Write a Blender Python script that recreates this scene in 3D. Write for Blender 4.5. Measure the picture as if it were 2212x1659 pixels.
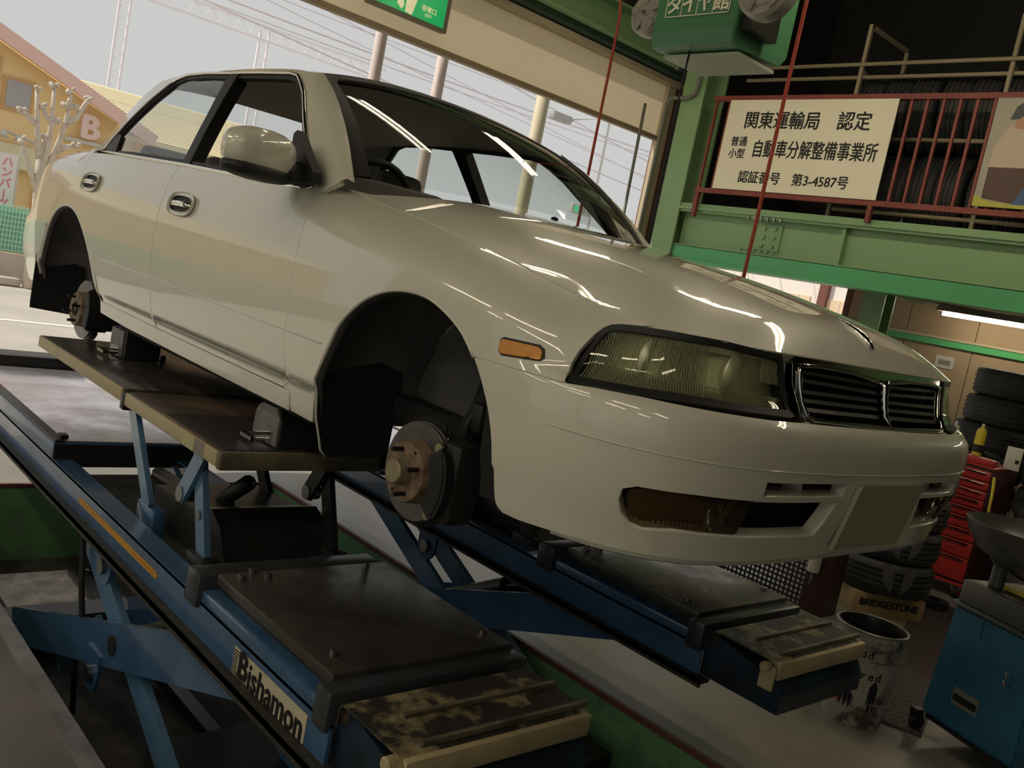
import bpy, bmesh, math, random
import numpy as np
from mathutils import Vector, Matrix
from mathutils.geometry import delaunay_2d_cdt
random.seed(7)
for o in list(bpy.data.objects): bpy.data.objects.remove(o)
SC = bpy.context.scene
COL = SC.collection

# ---------------------------------------------------------------- camera
cam = bpy.data.cameras.new('camera'); CAM = bpy.data.objects.new('camera', cam); COL.objects.link(CAM)
cam.sensor_fit = 'HORIZONTAL'; cam.sensor_width = 36.0; cam.lens = 36.0 * 1979.5 / 2212.0
cam.clip_start = .02; cam.clip_end = 500
CR = ((0.6533289, 0.73099746, 0.19698745), (0.21701979, 0.06844634, -0.97376461), (-0.72530253, 0.67893873, -0.11392294))
CP = (1.82963979, -2.17681899, 1.58)
M = Matrix.Identity(4)
for i in range(3):
    M[i][0] = CR[0][i]; M[i][1] = -CR[1][i]; M[i][2] = -CR[2][i]; M[i][3] = CP[i]
CAM.matrix_world = M
SC.camera = CAM

# ---------------------------------------------------------------- world, sun, exposure
W_ = bpy.data.worlds.new('world'); SC.world = W_; W_.use_nodes = True
bg = W_.node_tree.nodes['Background']; bg.inputs[0].default_value = (1.0, 1.0, .985, 1); bg.inputs[1].default_value = .60
sl = bpy.data.lights.new('sun', 'SUN'); sl.energy = 3.4; sl.angle = math.radians(1.0); sl.color = (1, .93, .82)
SUN = bpy.data.objects.new('sun', sl); COL.objects.link(SUN)
SUN.rotation_euler = Vector((.34, .52, -.78)).to_track_quat('-Z', 'Y').to_euler()
vs = SC.view_settings; vs.view_transform = 'Standard'; vs.look = 'None'; vs.gamma = 1; vs.use_curve_mapping = False; vs.exposure = 0.0
LAMP_W = (1.0, .88, .66)          # colour of the workshop's tubes
LAMP_E = 23.5                      # emission of the tubes

# ---------------------------------------------------------------- materials
MATS = {}
def mat(name, col, rough=.5, metal=0.0, col2=None, scale=6.0, lo=.4, hi=.65, bump=0.0, bscale=60.0, coat=0.0, spec=.5, stretch=None, emit=None, estr=0.0, trans=0.0, alpha=1.0, detail=6.0, rough2=None, ior=1.45):
    m = bpy.data.materials.new(name); m.use_nodes = True; nt = m.node_tree; N = nt.nodes; L = nt.links
    p = N['Principled BSDF']
    p.inputs['Base Color'].default_value = (*col, 1); p.inputs['Roughness'].default_value = rough; p.inputs['Metallic'].default_value = metal
    p.inputs['Specular IOR Level'].default_value = spec; p.inputs['Coat Weight'].default_value = coat; p.inputs['Coat Roughness'].default_value = .03
    p.inputs['Transmission Weight'].default_value = trans; p.inputs['Alpha'].default_value = alpha; p.inputs['IOR'].default_value = ior
    if emit: p.inputs['Emission Color'].default_value = (*emit, 1); p.inputs['Emission Strength'].default_value = estr
    if col2 or bump:
        tc = N.new('ShaderNodeTexCoord'); mp = N.new('ShaderNodeMapping'); L.new(tc.outputs['Object'], mp.inputs[0])
        if stretch: mp.inputs['Scale'].default_value = stretch
    if col2:
        n = N.new('ShaderNodeTexNoise'); n.inputs['Scale'].default_value = scale; n.inputs['Detail'].default_value = detail; n.inputs['Roughness'].default_value = .62
        L.new(mp.outputs[0], n.inputs['Vector'])
        r = N.new('ShaderNodeValToRGB'); r.color_ramp.elements[0].position = lo; r.color_ramp.elements[1].position = hi
        r.color_ramp.elements[0].color = (*col, 1); r.color_ramp.elements[1].color = (*col2, 1)
        L.new(n.outputs['Fac'], r.inputs[0]); L.new(r.outputs[0], p.inputs['Base Color'])
        if rough2 is not None:
            q = N.new('ShaderNodeMapRange'); q.inputs[1].default_value = lo; q.inputs[2].default_value = hi; q.inputs[3].default_value = rough; q.inputs[4].default_value = rough2
            L.new(n.outputs['Fac'], q.inputs[0]); L.new(q.outputs[0], p.inputs['Roughness'])
    if bump:
        n2 = N.new('ShaderNodeTexNoise'); n2.inputs['Scale'].default_value = bscale; n2.inputs['Detail'].default_value = 4
        L.new(mp.outputs[0], n2.inputs['Vector'])
        b = N.new('ShaderNodeBump'); b.inputs['Strength'].default_value = bump; b.inputs['Distance'].default_value = .01
        L.new(n2.outputs['Fac'], b.inputs['Height']); L.new(b.outputs[0], p.inputs['Normal'])
    MATS[name] = m
    return m
def glassmat(name, tint, gloss=1.0, fac_add=0.0):
    m = bpy.data.materials.new(name); m.use_nodes = True; nt = m.node_tree; N = nt.nodes; L = nt.links
    N.remove(N['Principled BSDF'])
    t = N.new('ShaderNodeBsdfTransparent'); t.inputs[0].default_value = (*tint, 1)
    g = N.new('ShaderNodeBsdfGlossy'); g.inputs['Roughness'].default_value = .01
    ge = N.new('ShaderNodeNewGeometry'); dt = N.new('ShaderNodeVectorMath'); dt.operation = 'DOT_PRODUCT'
    L.new(ge.outputs['Incoming'], dt.inputs[0]); L.new(ge.outputs['Normal'], dt.inputs[1])
    def mth(op, *a):
        q = N.new('ShaderNodeMath'); q.operation = op
        for i, x in enumerate(a):
            if isinstance(x, (int, float)): q.inputs[i].default_value = x
            else: L.new(x, q.inputs[i])
        return q.outputs[0]
    sc = mth('POWER', mth('SUBTRACT', 1.0, mth('MINIMUM', mth('ABSOLUTE', dt.outputs['Value']), 1.0)), 5.0)
    fo = mth('MULTIPLY_ADD', sc, .96, .04)
    mx = N.new('ShaderNodeMixShader'); L.new(fo, mx.inputs[0]); L.new(t.outputs[0], mx.inputs[1]); L.new(g.outputs[0], mx.inputs[2])
    L.new(mx.outputs[0], N['Material Output'].inputs[0]); MATS[name] = m
    return m

paint = mat('pearl_paint', (.71, .685, .575), .34, coat=1.0, spec=.5)
blackp = mat('black_plastic', (.018, .017, .016), .55)
rubber = mat('black_rubber', (.012, .012, .012), .7)
dark = mat('dark_underbody', (.012, .011, .011), .8)
liner = mat('wheel_liner', (.10, .094, .092), .8, col2=(.15, .138, .13), scale=5, bump=.15, bscale=25)
chrome = mat('chrome', (.75, .73, .68), .08, 1.0)
dchrome = mat('dark_chrome', (.30, .28, .24), .12, 1.0)
steel = mat('steel', (.34, .33, .31), .35, 1.0)
rotor = mat('brake_rotor', (.16, .155, .15), .42, .9, col2=(.24, .23, .215), scale=14, stretch=(1, 1, 1))
rust = mat('rusty_hub', (.30, .22, .15), .75, .3, col2=(.17, .10, .06), scale=28, lo=.42, hi=.62)
brass = mat('hub_cap', (.36, .31, .19), .5, .5)
glass = glassmat('car_glass', (.86, .89, .87))
lensm = glassmat('lamp_glass', (.80, .82, .70))
smoke = glassmat('smoked_lens', (.55, .48, .36))
amber = mat('amber_lens', (.72, .27, .02), .25, coat=.6, col2=(.80, .33, .03), scale=40)
reflector = mat('lamp_reflector', (.66, .65, .50), .42, .45)
ribm = mat('lamp_rib_glass', (.70, .71, .56), .08, 0.0, trans=.6, ior=1.45)
interior = mat('interior_trim', (.15, .135, .12), .85)
headliner = mat('headliner', (.72, .64, .52), .9)
seatm = mat('seat_fabric', (.14, .128, .12), .95, col2=(.18, .165, .155), scale=30)
platem = mat('masked_plate', (.36, .345, .25), .6)
# ---------------------------------------------------------------- helpers
def link(o, parent=None):
    COL.objects.link(o)
    if parent: o.parent = parent
    return o
def thing(name, label, cat, loc=(0, 0, 0), rz=0.0, group=None):
    o = bpy.data.objects.new(name, None); o.empty_display_size = .1; COL.objects.link(o)
    o.location = loc; o.rotation_euler = (0, 0, rz); o['label'] = label; o['category'] = cat
    if group: o['group'] = group
    return o
def tag(o, label, cat, group=None):
    o['label'] = label; o['category'] = cat
    if group: o['group'] = group
    return o
def struct(o): o['kind'] = 'structure'; return o
def mesh(name, verts, faces, m, parent=None, smooth=False, loc=None):
    me = bpy.data.meshes.new(name); me.from_pydata([tuple(map(float, v)) for v in verts], [], faces); me.update()
    bm = bmesh.new(); bm.from_mesh(me); bmesh.ops.recalc_face_normals(bm, faces=bm.faces); bm.to_mesh(me); bm.free()
    if m: me.materials.append(m)
    if smooth: me.polygons.foreach_set('use_smooth', [True] * len(me.polygons)); 
    o = bpy.data.objects.new(name, me); link(o, parent)
    if loc: o.location = loc
    return o
class MB:
    """collects shapes, builds ONE mesh object"""
    def __init__(s): s.v = []; s.f = []
    def add(s, v, f):
        b = len(s.v); s.v += [tuple(map(float, q)) for q in v]; s.f += [tuple(i + b for i in q) for q in f]; return s
    def box(s, x0, x1, y0, y1, z0, z1, bev=0.0):
        if x0 > x1: x0, x1 = x1, x0
        if y0 > y1: y0, y1 = y1, y0
        if z0 > z1: z0, z1 = z1, z0
        if bev <= 0:
            v = [(x, y, z) for x in (x0, x1) for y in (y0, y1) for z in (z0, z1)]
            return s.add(v, [(0, 1, 3, 2), (4, 6, 7, 5), (0, 4, 5, 1), (2, 3, 7, 6), (0, 2, 6, 4), (1, 5, 7, 3)])
        bm = bmesh.new(); bmesh.ops.create_cube(bm, size=1)
        for w in bm.verts: w.co = Vector(((x0 + x1) / 2 + w.co.x * (x1 - x0), (y0 + y1) / 2 + w.co.y * (y1 - y0), (z0 + z1) / 2 + w.co.z * (z1 - z0)))
        bmesh.ops.bevel(bm, geom=bm.edges[:], offset=bev, segments=2, affect='EDGES', profile=.5)
        bm.verts.index_update(); s.add([w.co for w in bm.verts], [[w.index for w in f.verts] for f in bm.faces]); bm.free(); return s
    def prism(s, pts, a, b, axis=1):
        """polygon pts in the two other axes, extruded from a to b along axis"""
        n = len(pts)
        def P(q, h):
            return {0: (h, q[0], q[1]), 1: (q[0], h, q[1]), 2: (q[0], q[1], h)}[axis]
        v = [P(q, a) for q in pts] + [P(q, b) for q in pts]
        f = [tuple(range(n))[::-1], tuple(range(n, 2 * n))] + [(i, (i + 1) % n, n + (i + 1) % n, n + i) for i in range(n)]
        return s.add(v, f)
    def tube(s, path, r, n=8, cap=True, closed=False):
        path = [Vector(p) for p in path]; k = len(path); v = []; f = []
        up = None
        for i, p in enumerate(path):
            if closed: d = (path[(i + 1) % k] - path[i - 1]).normalized()
            else: d = (path[min(i + 1, k - 1)] - path[max(i - 1, 0)]).normalized()
            if up is None: up = d.orthogonal().normalized()
            up = (up - d * up.dot(d)); up = up.normalized() if up.length > 1e-6 else d.orthogonal().normalized()
            w = d.cross(up); rr = r[i] if isinstance(r, (list, tuple)) else r
            for j in range(n):
                a = 2 * math.pi * j / n; v.append(p + up * math.cos(a) * rr + w * math.sin(a) * rr)
        m = k if closed else k - 1
        for i in range(m):
            for j in range(n):
                f.append((i * n + j, i * n + (j + 1) % n, ((i + 1) % k) * n + (j + 1) % n, ((i + 1) % k) * n + j))
        if cap and not closed: f += [tuple(range(n))[::-1], tuple(range((k - 1) * n, k * n))]
        return s.add(v, f)
    def bar(s, a, b, w, h, up=(0, 0, 1)):
        """rectangular bar from a to b; w across, h along up"""
        a = Vector(a); b = Vector(b); d = (b - a).normalized(); up = Vector(up); u = (up - d * up.dot(d)).normalized(); c = d.cross(u)
        v = [p + c * (sx * w / 2) + u * (sz * h / 2) for p in (a, b) for sx, sz in ((-1, -1), (1, -1), (1, 1), (-1, 1))]
        return s.add(v, [(3, 2, 1, 0), (4, 5, 6, 7), (0, 1, 5, 4), (1, 2, 6, 5), (2, 3, 7, 6), (3, 0, 4, 7)])
    def lathe(s, prof, c=(0, 0, 0), axis=2, n=24, closed=False):
        """prof: (radius, height) list revolved about axis through c"""
        v = []; f = []; k = len(prof)
        for j in range(n):
            a = 2 * math.pi * j / n; ca, sa = math.cos(a), math.sin(a)
            for r, h in prof:
                q = {0: (h, r * ca, r * sa), 1: (r * sa, h, r * ca), 2: (r * ca, r * sa, h)}[axis]
                v.append((q[0] + c[0], q[1] + c[1], q[2] + c[2]))
        for j in range(n):
            for i in range(k if closed else k - 1):
                i2 = (i + 1) % k; j2 = (j + 1) % n
                f.append((j * k + i, j2 * k + i, j2 * k + i2, j * k + i2))
        if not closed:
            if prof[0][0] > 1e-6: f.append(tuple(j * k for j in range(n)))
            if prof[-1][0] > 1e-6: f.append(tuple(j * k + k - 1 for j in range(n))[::-1])
        return s.add(v, f)
    def cyl(s, c, r, h, axis=2, n=16): return s.lathe([(r, 0), (r, h)], c, axis, n)
    def build(s, name, m, parent=None, smooth=False, ang=None):
        o = mesh(name, s.v, s.f, m, parent, smooth)
        if ang:
            me = o.data; me.polygons.foreach_set('use_smooth', [True] * len(me.polygons))
            bm = bmesh.new(); bm.from_mesh(me); ca = math.radians(ang)
            for e in bm.edges:
                if len(e.link_faces) == 2 and e.link_faces[0].normal.angle(e.link_faces[1].normal, 0) > ca: e.smooth = False
            bm.to_mesh(me); bm.free()
        return o
def dup(o, parent=None, loc=None, label=None, group=None, rot=None):
    c = o.copy(); COL.objects.link(c)
    if parent is not None: c.parent = parent
    if loc is not None: c.location = loc
    if rot is not None: c.rotation_euler = rot
    if label: c['label'] = label
    if group: c['group'] = group
    for ch in [q for q in bpy.data.objects if q.parent == o]: dup(ch, c)
    return c
def text(name, s, size, m, parent, origin, right, up, depth=.0006, bold=0.0, sx=1.0, align='CENTER', shear=0.0):
    """flat lettering as a mesh, lying in the plane spanned by right and up, centred on origin"""
    cu = bpy.data.curves.new(name, 'FONT'); cu.body = s; cu.size = size; cu.align_x = align; cu.align_y = 'CENTER'; cu.extrude = depth; cu.shear = shear; cu.resolution_u = 3
    t = bpy.data.objects.new(name, cu); COL.objects.link(t)
    bpy.context.view_layer.update()
    me = bpy.data.meshes.new_from_object(t.evaluated_get(bpy.context.evaluated_depsgraph_get()))
    bpy.data.objects.remove(t); bpy.data.curves.remove(cu)
    if bold > 0:      # heavier strokes: the same glyphs laid over each other with small shifts
        bm = bmesh.new()
        for dz, (dx, dy) in enumerate(((0, 0), (bold, 0), (-bold, 0), (0, bold * .7), (0, -bold * .7))):
            k = len(bm.verts); bm.from_mesh(me); bm.verts.ensure_lookup_table()
            for v in bm.verts[k:]: v.co.x += dx; v.co.y += dy; v.co.z += dz * .00015
        bm.to_mesh(me); bm.free()
    r = Vector(right).normalized(); u = Vector(up).normalized(); n = r.cross(u)
    mm = Matrix(((r.x, u.x, n.x, origin[0]), (r.y, u.y, n.y, origin[1]), (r.z, u.z, n.z, origin[2]), (0, 0, 0, 1)))
    me.transform(mm @ Matrix.Diagonal((sx, 1, 1, 1)))
    me.materials.clear(); me.materials.append(m)
    o = bpy.data.objects.new(name, me); link(o, parent); return o
# ---- curved sheet panels -------------------------------------------------
def densify(poly, step):
    out = []
    for i, a in enumerate(poly):
        b = poly[(i + 1) % len(poly)]; d = math.hypot(b[0] - a[0], b[1] - a[1]); k = max(1, int(math.ceil(d / step)))
        for j in range(k): out.append((a[0] + (b[0] - a[0]) * j / k, a[1] + (b[1] - a[1]) * j / k))
    return out
def inset(poly, g):
    n = len(poly); A = sum(poly[i][0] * poly[(i + 1) % n][1] - poly[(i + 1) % n][0] * poly[i][1] for i in range(n)); sg = 1 if A > 0 else -1
    out = []
    for i in range(n):
        p0, p1, p2 = poly[i - 1], poly[i], poly[(i + 1) % n]
        e1 = (p1[0] - p0[0], p1[1] - p0[1]); e2 = (p2[0] - p1[0], p2[1] - p1[1]); l1 = math.hypot(*e1) or 1e-9; l2 = math.hypot(*e2) or 1e-9
        n1 = (-e1[1] / l1, e1[0] / l1); n2 = (-e2[1] / l2, e2[0] / l2); k = 1 + n1[0] * n2[0] + n1[1] * n2[1]; k = max(k, .4)
        out.append((p1[0] + sg * g * (n1[0] + n2[0]) / k, p1[1] + sg * g * (n1[1] + n2[1]) / k))
    return out
def inpoly(pts, poly):
    x, y = pts[:, 0], pts[:, 1]; r = np.zeros(len(pts), bool); n = len(poly)
    for i in range(n):
        (x1, y1), (x2, y2) = poly[i], poly[(i + 1) % n]
        if y1 == y2: continue
        c = ((y1 > y) != (y2 > y)) & (x < (x2 - x1) * (y - y1) / (y2 - y1) + x1); r ^= c
    return r
CTR = np.array([-1.5, 0, .55])
def sheet(name, loops, fn, m, parent, step=.03, thick=.014, sgn=1, gap=0.0, roll=.004, center=None, inner=False):
    """smooth curved sheet: loops (outline, then holes) in the two parameters of fn; folded edge of given depth"""
    ctr = CTR if center is None else np.array(center, float)
    loops = [densify(inset(l, gap if i == 0 else -gap) if gap else list(l), step) for i, l in enumerate(loops)]
    V2 = []; E = []
    for l in loops:
        b = len(V2); V2 += l; E += [(b + i, b + (i + 1) % len(l)) for i in range(len(l))]
    nb = len(V2); o = np.array(loops[0]); lo, hi = o.min(0), o.max(0)
    gx, gy = np.meshgrid(np.arange(lo[0] + step * .37, hi[0], step), np.arange(lo[1] + step * .41, hi[1], step)); g = np.stack([gx.ravel(), gy.ravel()], -1)
    k = np.ones(len(g), bool)
    for i, l in enumerate(loops): k &= inpoly(g, l) if i == 0 else ~inpoly(g, l)
    g = g[k]; bpts = np.array(V2)
    if len(g):
        d = np.sqrt(((g[:, None, :] - bpts[None]) ** 2).sum(-1)).min(1); g = g[d > step * .35]
    V2 = V2 + [tuple(q) for q in g]
    vv, ee, ff, *_ = delaunay_2d_cdt([Vector(q) for q in V2], E, [], 0, 1e-6)
    P2 = np.array([(q.x, q.y) for q in vv]); T = np.array([f for f in ff if len(f) == 3])
    c = P2[T].mean(1); k = np.ones(len(T), bool)
    for i, l in enumerate(loops): k &= inpoly(c, l) if i == 0 else ~inpoly(c, l)
    T = T[k]
    def S(a, b):
        q = np.array(fn(a, b), float); q[..., 1] *= sgn; return q
    a, b = P2[:, 0], P2[:, 1]; P3 = S(a, b); e = 2e-4
    Nn = np.cross(S(a + e, b) - S(a - e, b), S(a, b + e) - S(a, b - e)); Nn /= np.linalg.norm(Nn, axis=1)[:, None] + 1e-12
    flip = ((P3 - ctr) * Nn).sum(1) < 0; 
    if flip.mean() > .5: Nn = -Nn
    if inner: Nn = -Nn
    # orient triangles
    tn = np.cross(P3[T[:, 1]] - P3[T[:, 0]], P3[T[:, 2]] - P3[T[:, 0]]); w = (tn * Nn[T[:, 0]]).sum(1) < 0; T[w] = T[w][:, ::-1]
    verts = P3.tolist(); faces = [tuple(map(int, t)) for t in T]; norms = {}; VN = [tuple(q) for q in Nn]
    ed = {}
    for t in faces:
        for i in range(3): ed[(t[i], t[(i + 1) % 3])] = 1
    be = [x for x in ed if (x[1], x[0]) not in ed]
    ln = [[VN[i] for i in t] for t in faces]
    if thick > 0:
        ring = {}; prev = {}
        for x, y in be: prev.setdefault(y, []).append(x); ring.setdefault(x, []).append(y)
        idx0 = {}; idx1 = {}; on = {}
        for x, y in be:
            d = P3[y] - P3[x]; q = np.cross(d, Nn[x]); q /= np.linalg.norm(q) + 1e-12
            for z in (x, y): on[z] = on.get(z, 0) + q
        for i in on:
            q = on[i] / (np.linalg.norm(on[i]) + 1e-12); on[i] = q
            idx0[i] = len(verts); verts.append((P3[i] + q * 0.0 - Nn[i] * 0.0).tolist())
            idx1[i] = len(verts); verts.append((P3[i] + q * min(roll, thick) * .5 - Nn[i] * min(roll, thick)).tolist())
        idx2 = {}
        for i in on: idx2[i] = len(verts); verts.append((P3[i] + on[i] * min(roll, thick) * .5 - Nn[i] * thick).tolist())
        for x, y in be:
            faces.append((y, x, idx1[x], idx1[y])); ln.append([VN[y], VN[x], tuple(on[x]), tuple(on[y])])
            faces.append((idx1[y], idx1[x], idx2[x], idx2[y])); ln.append([tuple(on[y]), tuple(on[x]), tuple(on[x]), tuple(on[y])])
    me = bpy.data.meshes.new(name); me.from_pydata(verts, [], faces); me.update()
    me.polygons.foreach_set('use_smooth', [True] * len(me.polygons))
    me.normals_split_custom_set([n for f in ln for n in f])
    me.materials.append(m); ob = bpy.data.objects.new(name, me); link(ob, parent); return ob
# ---------------------------------------------------------------- car body surfaces (car axes: x forward, half width y, z up)
def pchip(xs,ys):
    xs=np.array(xs,float);ys=np.array(ys,float)
    if xs[0]>xs[-1]: xs=xs[::-1];ys=ys[::-1]
    h=np.diff(xs);d=np.diff(ys)/h;n=len(xs);m=np.zeros(n)
    for i in range(1,n-1):
        if d[i-1]*d[i]>0:
            w1=2*h[i]+h[i-1];w2=h[i]+2*h[i-1];m[i]=(w1+w2)/(w1/d[i-1]+w2/d[i])
    m[0]=d[0];m[-1]=d[-1]
    def f(x):
        x=np.clip(x,xs[0],xs[-1]);i=np.clip(np.searchsorted(xs,x)-1,0,n-2)
        t=(x-xs[i])/h[i];t2=t*t;t3=t2*t
        return (2*t3-3*t2+1)*ys[i]+(t3-2*t2+t)*h[i]*m[i]+(-2*t3+3*t2)*ys[i+1]+(t3-t2)*h[i]*m[i+1]
    return f
def cubic(xs,ys,lin=True):
    # natural cubic spline
    xs=np.array(xs,float);ys=np.array(ys,float)
    if xs[0]>xs[-1]: xs=xs[::-1];ys=ys[::-1]
    n=len(xs);h=np.diff(xs)
    A=np.zeros((n,n));b=np.zeros(n);A[0,0]=A[-1,-1]=1
    for i in range(1,n-1):
        A[i,i-1]=h[i-1];A[i,i]=2*(h[i-1]+h[i]);A[i,i+1]=h[i];b[i]=6*((ys[i+1]-ys[i])/h[i]-(ys[i]-ys[i-1])/h[i-1])
    M=np.linalg.solve(A,b)
    def f(x):
        x=np.clip(x,xs[0],xs[-1]);i=np.clip(np.searchsorted(xs,x)-1,0,n-2)
        a=xs[i+1]-x;c=x-xs[i];hh=h[i]
        return (M[i]*a**3+M[i+1]*c**3)/(6*hh)+(ys[i]/hh-M[i]*hh/6)*a+(ys[i+1]/hh-M[i+1]*hh/6)*c
    return f
def sst(a,b,x):
    t=np.clip((x-a)/(b-a),0,1);return t*t*(3-2*t)
# plan outline, s=0 at the front centre
OUT=[(.868,0),(.866,.15),(.859,.30),(.842,.45),(.806,.58),(.732,.695),(.605,.777),(.42,.822),(.15,.844),(-.2,.852),(-.8,.858),(-1.6,.86),(-2.4,.858),(-2.9,.85),(-3.3,.835),(-3.65,.80),(-3.86,.70),(-3.96,.5),(-4.01,.25),(-4.02,0)]
_o=np.array([(OUT[1][0],-OUT[1][1])]+OUT+[(OUT[-2][0],-OUT[-2][1])],float)
_s=np.r_[0,np.cumsum(np.hypot(*np.diff(_o,axis=0).T))];_s-=_s[1]
_fx=cubic(_s,_o[:,0]);_fy=cubic(_s,_o[:,1])
SMAX=_s[-2]
_ss=np.linspace(0,SMAX,1500);_xx=_fx(_ss);_yy=_fy(_ss)
def s_of_x(x): return np.interp(-np.asarray(x,float),-_xx,_ss)
def s_of_y(y): 
    k=_ss<s_of_x(.3); return np.interp(y,_yy[k],_ss[k])
b_side=pchip([.15,.17,.20,.24,.30,.335,.345,.45,.55,.66,.76,.84,.90,.95,1.0],[-.10,-.085,-.06,-.035,-.024,-.018,-.008,-.001,0,-.006,-.02,-.038,-.06,-.085,-.12])
b_front=pchip([.15,.165,.185,.22,.28,.36,.44,.50,.545,.57,.60,.72],[-.13,-.08,-.060,-.045,-.028,-.004,.010,.015,.009,-.013,-.045,-.075])
b_rear=pchip([.15,.20,.25,.35,.45,.55,.62,.75,.85,.93,1.0],[-.2,-.12,-.06,-.02,0,-.005,-.03,-.05,-.07,-.11,-.16])
zt=cubic([.75,.62,.45,.2,0,-.3,-.58,-.75],[.711,.717,.740,.79,.825,.868,.905,.925])
zt_r=pchip([-2.7,-2.95,-3.2,-3.6,-3.8,-4.05],[1.2,.985,.97,.95,.935,.92])
def shoulder(d,a=.11,w=.14): return a*np.clip(1-d/w,0,1.3)**2.6
def off(s,z):
    x=_fx(s)
    wf=sst(.25,.70,x);wr=sst(-3.3,-3.8,x)
    o=b_side(z)*(1-wf-wr)+b_front(z)*wf+b_rear(z)*wr
    o=o-shoulder(zt(x)-z)*(1-sst(.33,.72,x))*sst(-.78,-.60,x)
    o=o-shoulder(zt_r(x)-z)*sst(-2.75,-2.95,x)
    return o
def W(s,z,extra=0):
    s=np.asarray(s,float);z=np.asarray(z,float)
    e=1e-4;x=_fx(s);y=_fy(s);tx=(_fx(s+e)-_fx(s-e));ty=(_fy(s+e)-_fy(s-e))
    L=np.hypot(tx,ty);nx,ny=ty/L,-tx/L      # outward
    o=off(s,z)+extra
    return np.stack([x+nx*o,y+ny*o,z],-1)

def HL(s,z,extra=0):
    s=np.asarray(s,float);z=np.asarray(z,float)
    e=1e-4;x=_fx(s);y=_fy(s);tx=(_fx(s+e)-_fx(s-e));ty=(_fy(s+e)-_fy(s-e))
    L=np.hypot(tx,ty);o=b_front(z)+extra
    return np.stack([x+ty/L*o,y-tx/L*o,z],-1)
def G(x,z,extra=0):
    x=np.asarray(x,float);z=np.asarray(z,float)
    t=(z-.90)/.42
    h=.798-.178*t-.022*t*t-.10*np.clip(t-1,0,9)
    h=h-.22*np.clip(x+1.0,0,9)**2-.16*np.clip(-2.25-x,0,9)**2
    return np.stack([x,h+extra,z],-1)
zr=pchip([-1.05,-1.15,-1.4,-1.8,-2.2,-2.6,-2.8,-3.0],[1.27,1.305,1.332,1.345,1.342,1.315,1.285,1.24])
zc=pchip([-1.05,-1.20,-1.45,-1.8,-2.1,-2.4,-2.75,-3.0],[1.33,1.372,1.405,1.422,1.422,1.408,1.36,1.30])
def ROOF(x,y,extra=0):
    x=np.asarray(x,float);y=np.asarray(y,float)
    ze=zr(x);ye=G(x,ze)[...,1]
    z=ze+(zc(x)-ze)*(1-np.clip(np.abs(y)/ye,0,1.2)**2.4)
    return np.stack([x,y,z+extra],-1)
def WS(u,v,extra=0):
    u=np.asarray(u,float);v=np.asarray(v,float)
    y=u*(.705*(1-v)+.585*v)
    xb=-.40-.215*u*u;xt=-1.205+.075*u*u
    zb=.975-.03*u*u;ztp=1.374-.068*np.abs(u)**2.2
    bl=.035*4*v*(1-v)
    return np.stack([xb+(xt-xb)*v+bl*.45+extra*.45,y,zb+(ztp-zb)*v+bl*.9+extra*.9],-1)
_c=cubic([-.66,-.4,0,.4,.7,.9],[.985,.966,.920,.864,.797,.745])
_xe=np.array([-.68,-.5,-.3,-.1,.1,.25,.4,.52,.62,.72]);_we=W(s_of_x(_xe),zt(_xe))
_we=np.vstack([_we,[.85,.56,.705]])
he=cubic(_we[:,0],_we[:,1]);ze_=cubic(_we[:,0],_we[:,2])
xn=pchip([0,.06,.2,.423,.578,.664,.70,.76],[.797,.796,.789,.773,.726,.649,.57,.35])
def Hs(x,y): 
    e=ze_(x); return e+(_c(x)-e)*(1-np.clip(np.abs(y)/he(x),0,1.15)**2.8)
def HOOD(x,y,extra=0):
    x=np.asarray(x,float);y=np.asarray(y,float)
    n=xn(np.abs(y));d=n-x
    dr=np.clip(Hs(n,y)-.709,0,.2)*np.clip(1-d/.15,0,1.1)**2.3
    return np.stack([x,y,Hs(x,y)-dr+extra],-1)
# ---------------------------------------------------------------- the car
Z0 = .825
CARLAB = 'pearl white sedan without wheels raised on the blue lift'
car = thing('sedan_car', CARLAB, 'car', (0, 0, Z0))
def SX(p): return [(float(s_of_x(x)), z) for x, z in p]
def SY(p): return [(float(s_of_y(y)), z) for y, z in p]
def WF(s, z, extra=0):
    s = np.asarray(s, float); q = W(np.abs(s), z, extra); q[..., 1] *= np.where(s < 0, -1, 1); return q
def HF(s, z, extra=0):
    s = np.asarray(s, float); q = HL(np.abs(s), z, extra); q[..., 1] *= np.where(s < 0, -1, 1); return q
def ex(fn, e): return lambda a, b: fn(a, b, e)
def cr(p, n=3):
    # Catmull-Rom smoothing of an open polyline
    out = []
    for i in range(len(p) - 1):
        p0 = p[max(i - 1, 0)]; p1 = p[i]; p2 = p[i + 1]; p3 = p[min(i + 2, len(p) - 1)]
        for k in range(n):
            t = k / n; out.append(tuple(.5 * (2 * b + (c - a) * t + (2 * a - 5 * b + 4 * c - d) * t * t + (3 * b - a - 3 * c + d) * t ** 3) for a, b, c, d in zip(p0, p1, p2, p3)))
    return out + [p[-1]]
FARCH = [(-.40, .24), (-.392, .33), (-.375, .39), (-.352, .44), (-.332, .483), (-.302, .54), (-.241, .60), (-.171, .641), (-.097, .663), (-.023, .671), (.054, .666), (.134, .641), (.202, .607), (.256, .561)]
FARCH2 = [(.256, .561), (.292, .518), (.332, .456), (.359, .387), (.370, .305), (.380, .256), (.402, .238)]
FARCH = cr(FARCH); FARCH2 = cr(FARCH2)
RARCH = [(-2.205, .30), (-2.235, .34), (-2.318, .43), (-2.432, .53), (-2.558, .605), (-2.68, .652), (-2.81, .672), (-2.93, .66), (-3.02, .62), (-3.085, .545), (-3.13, .46), (-3.157, .41), (-3.20, .32), (-3.225, .245)]
RARCH = cr(RARCH)
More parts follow.
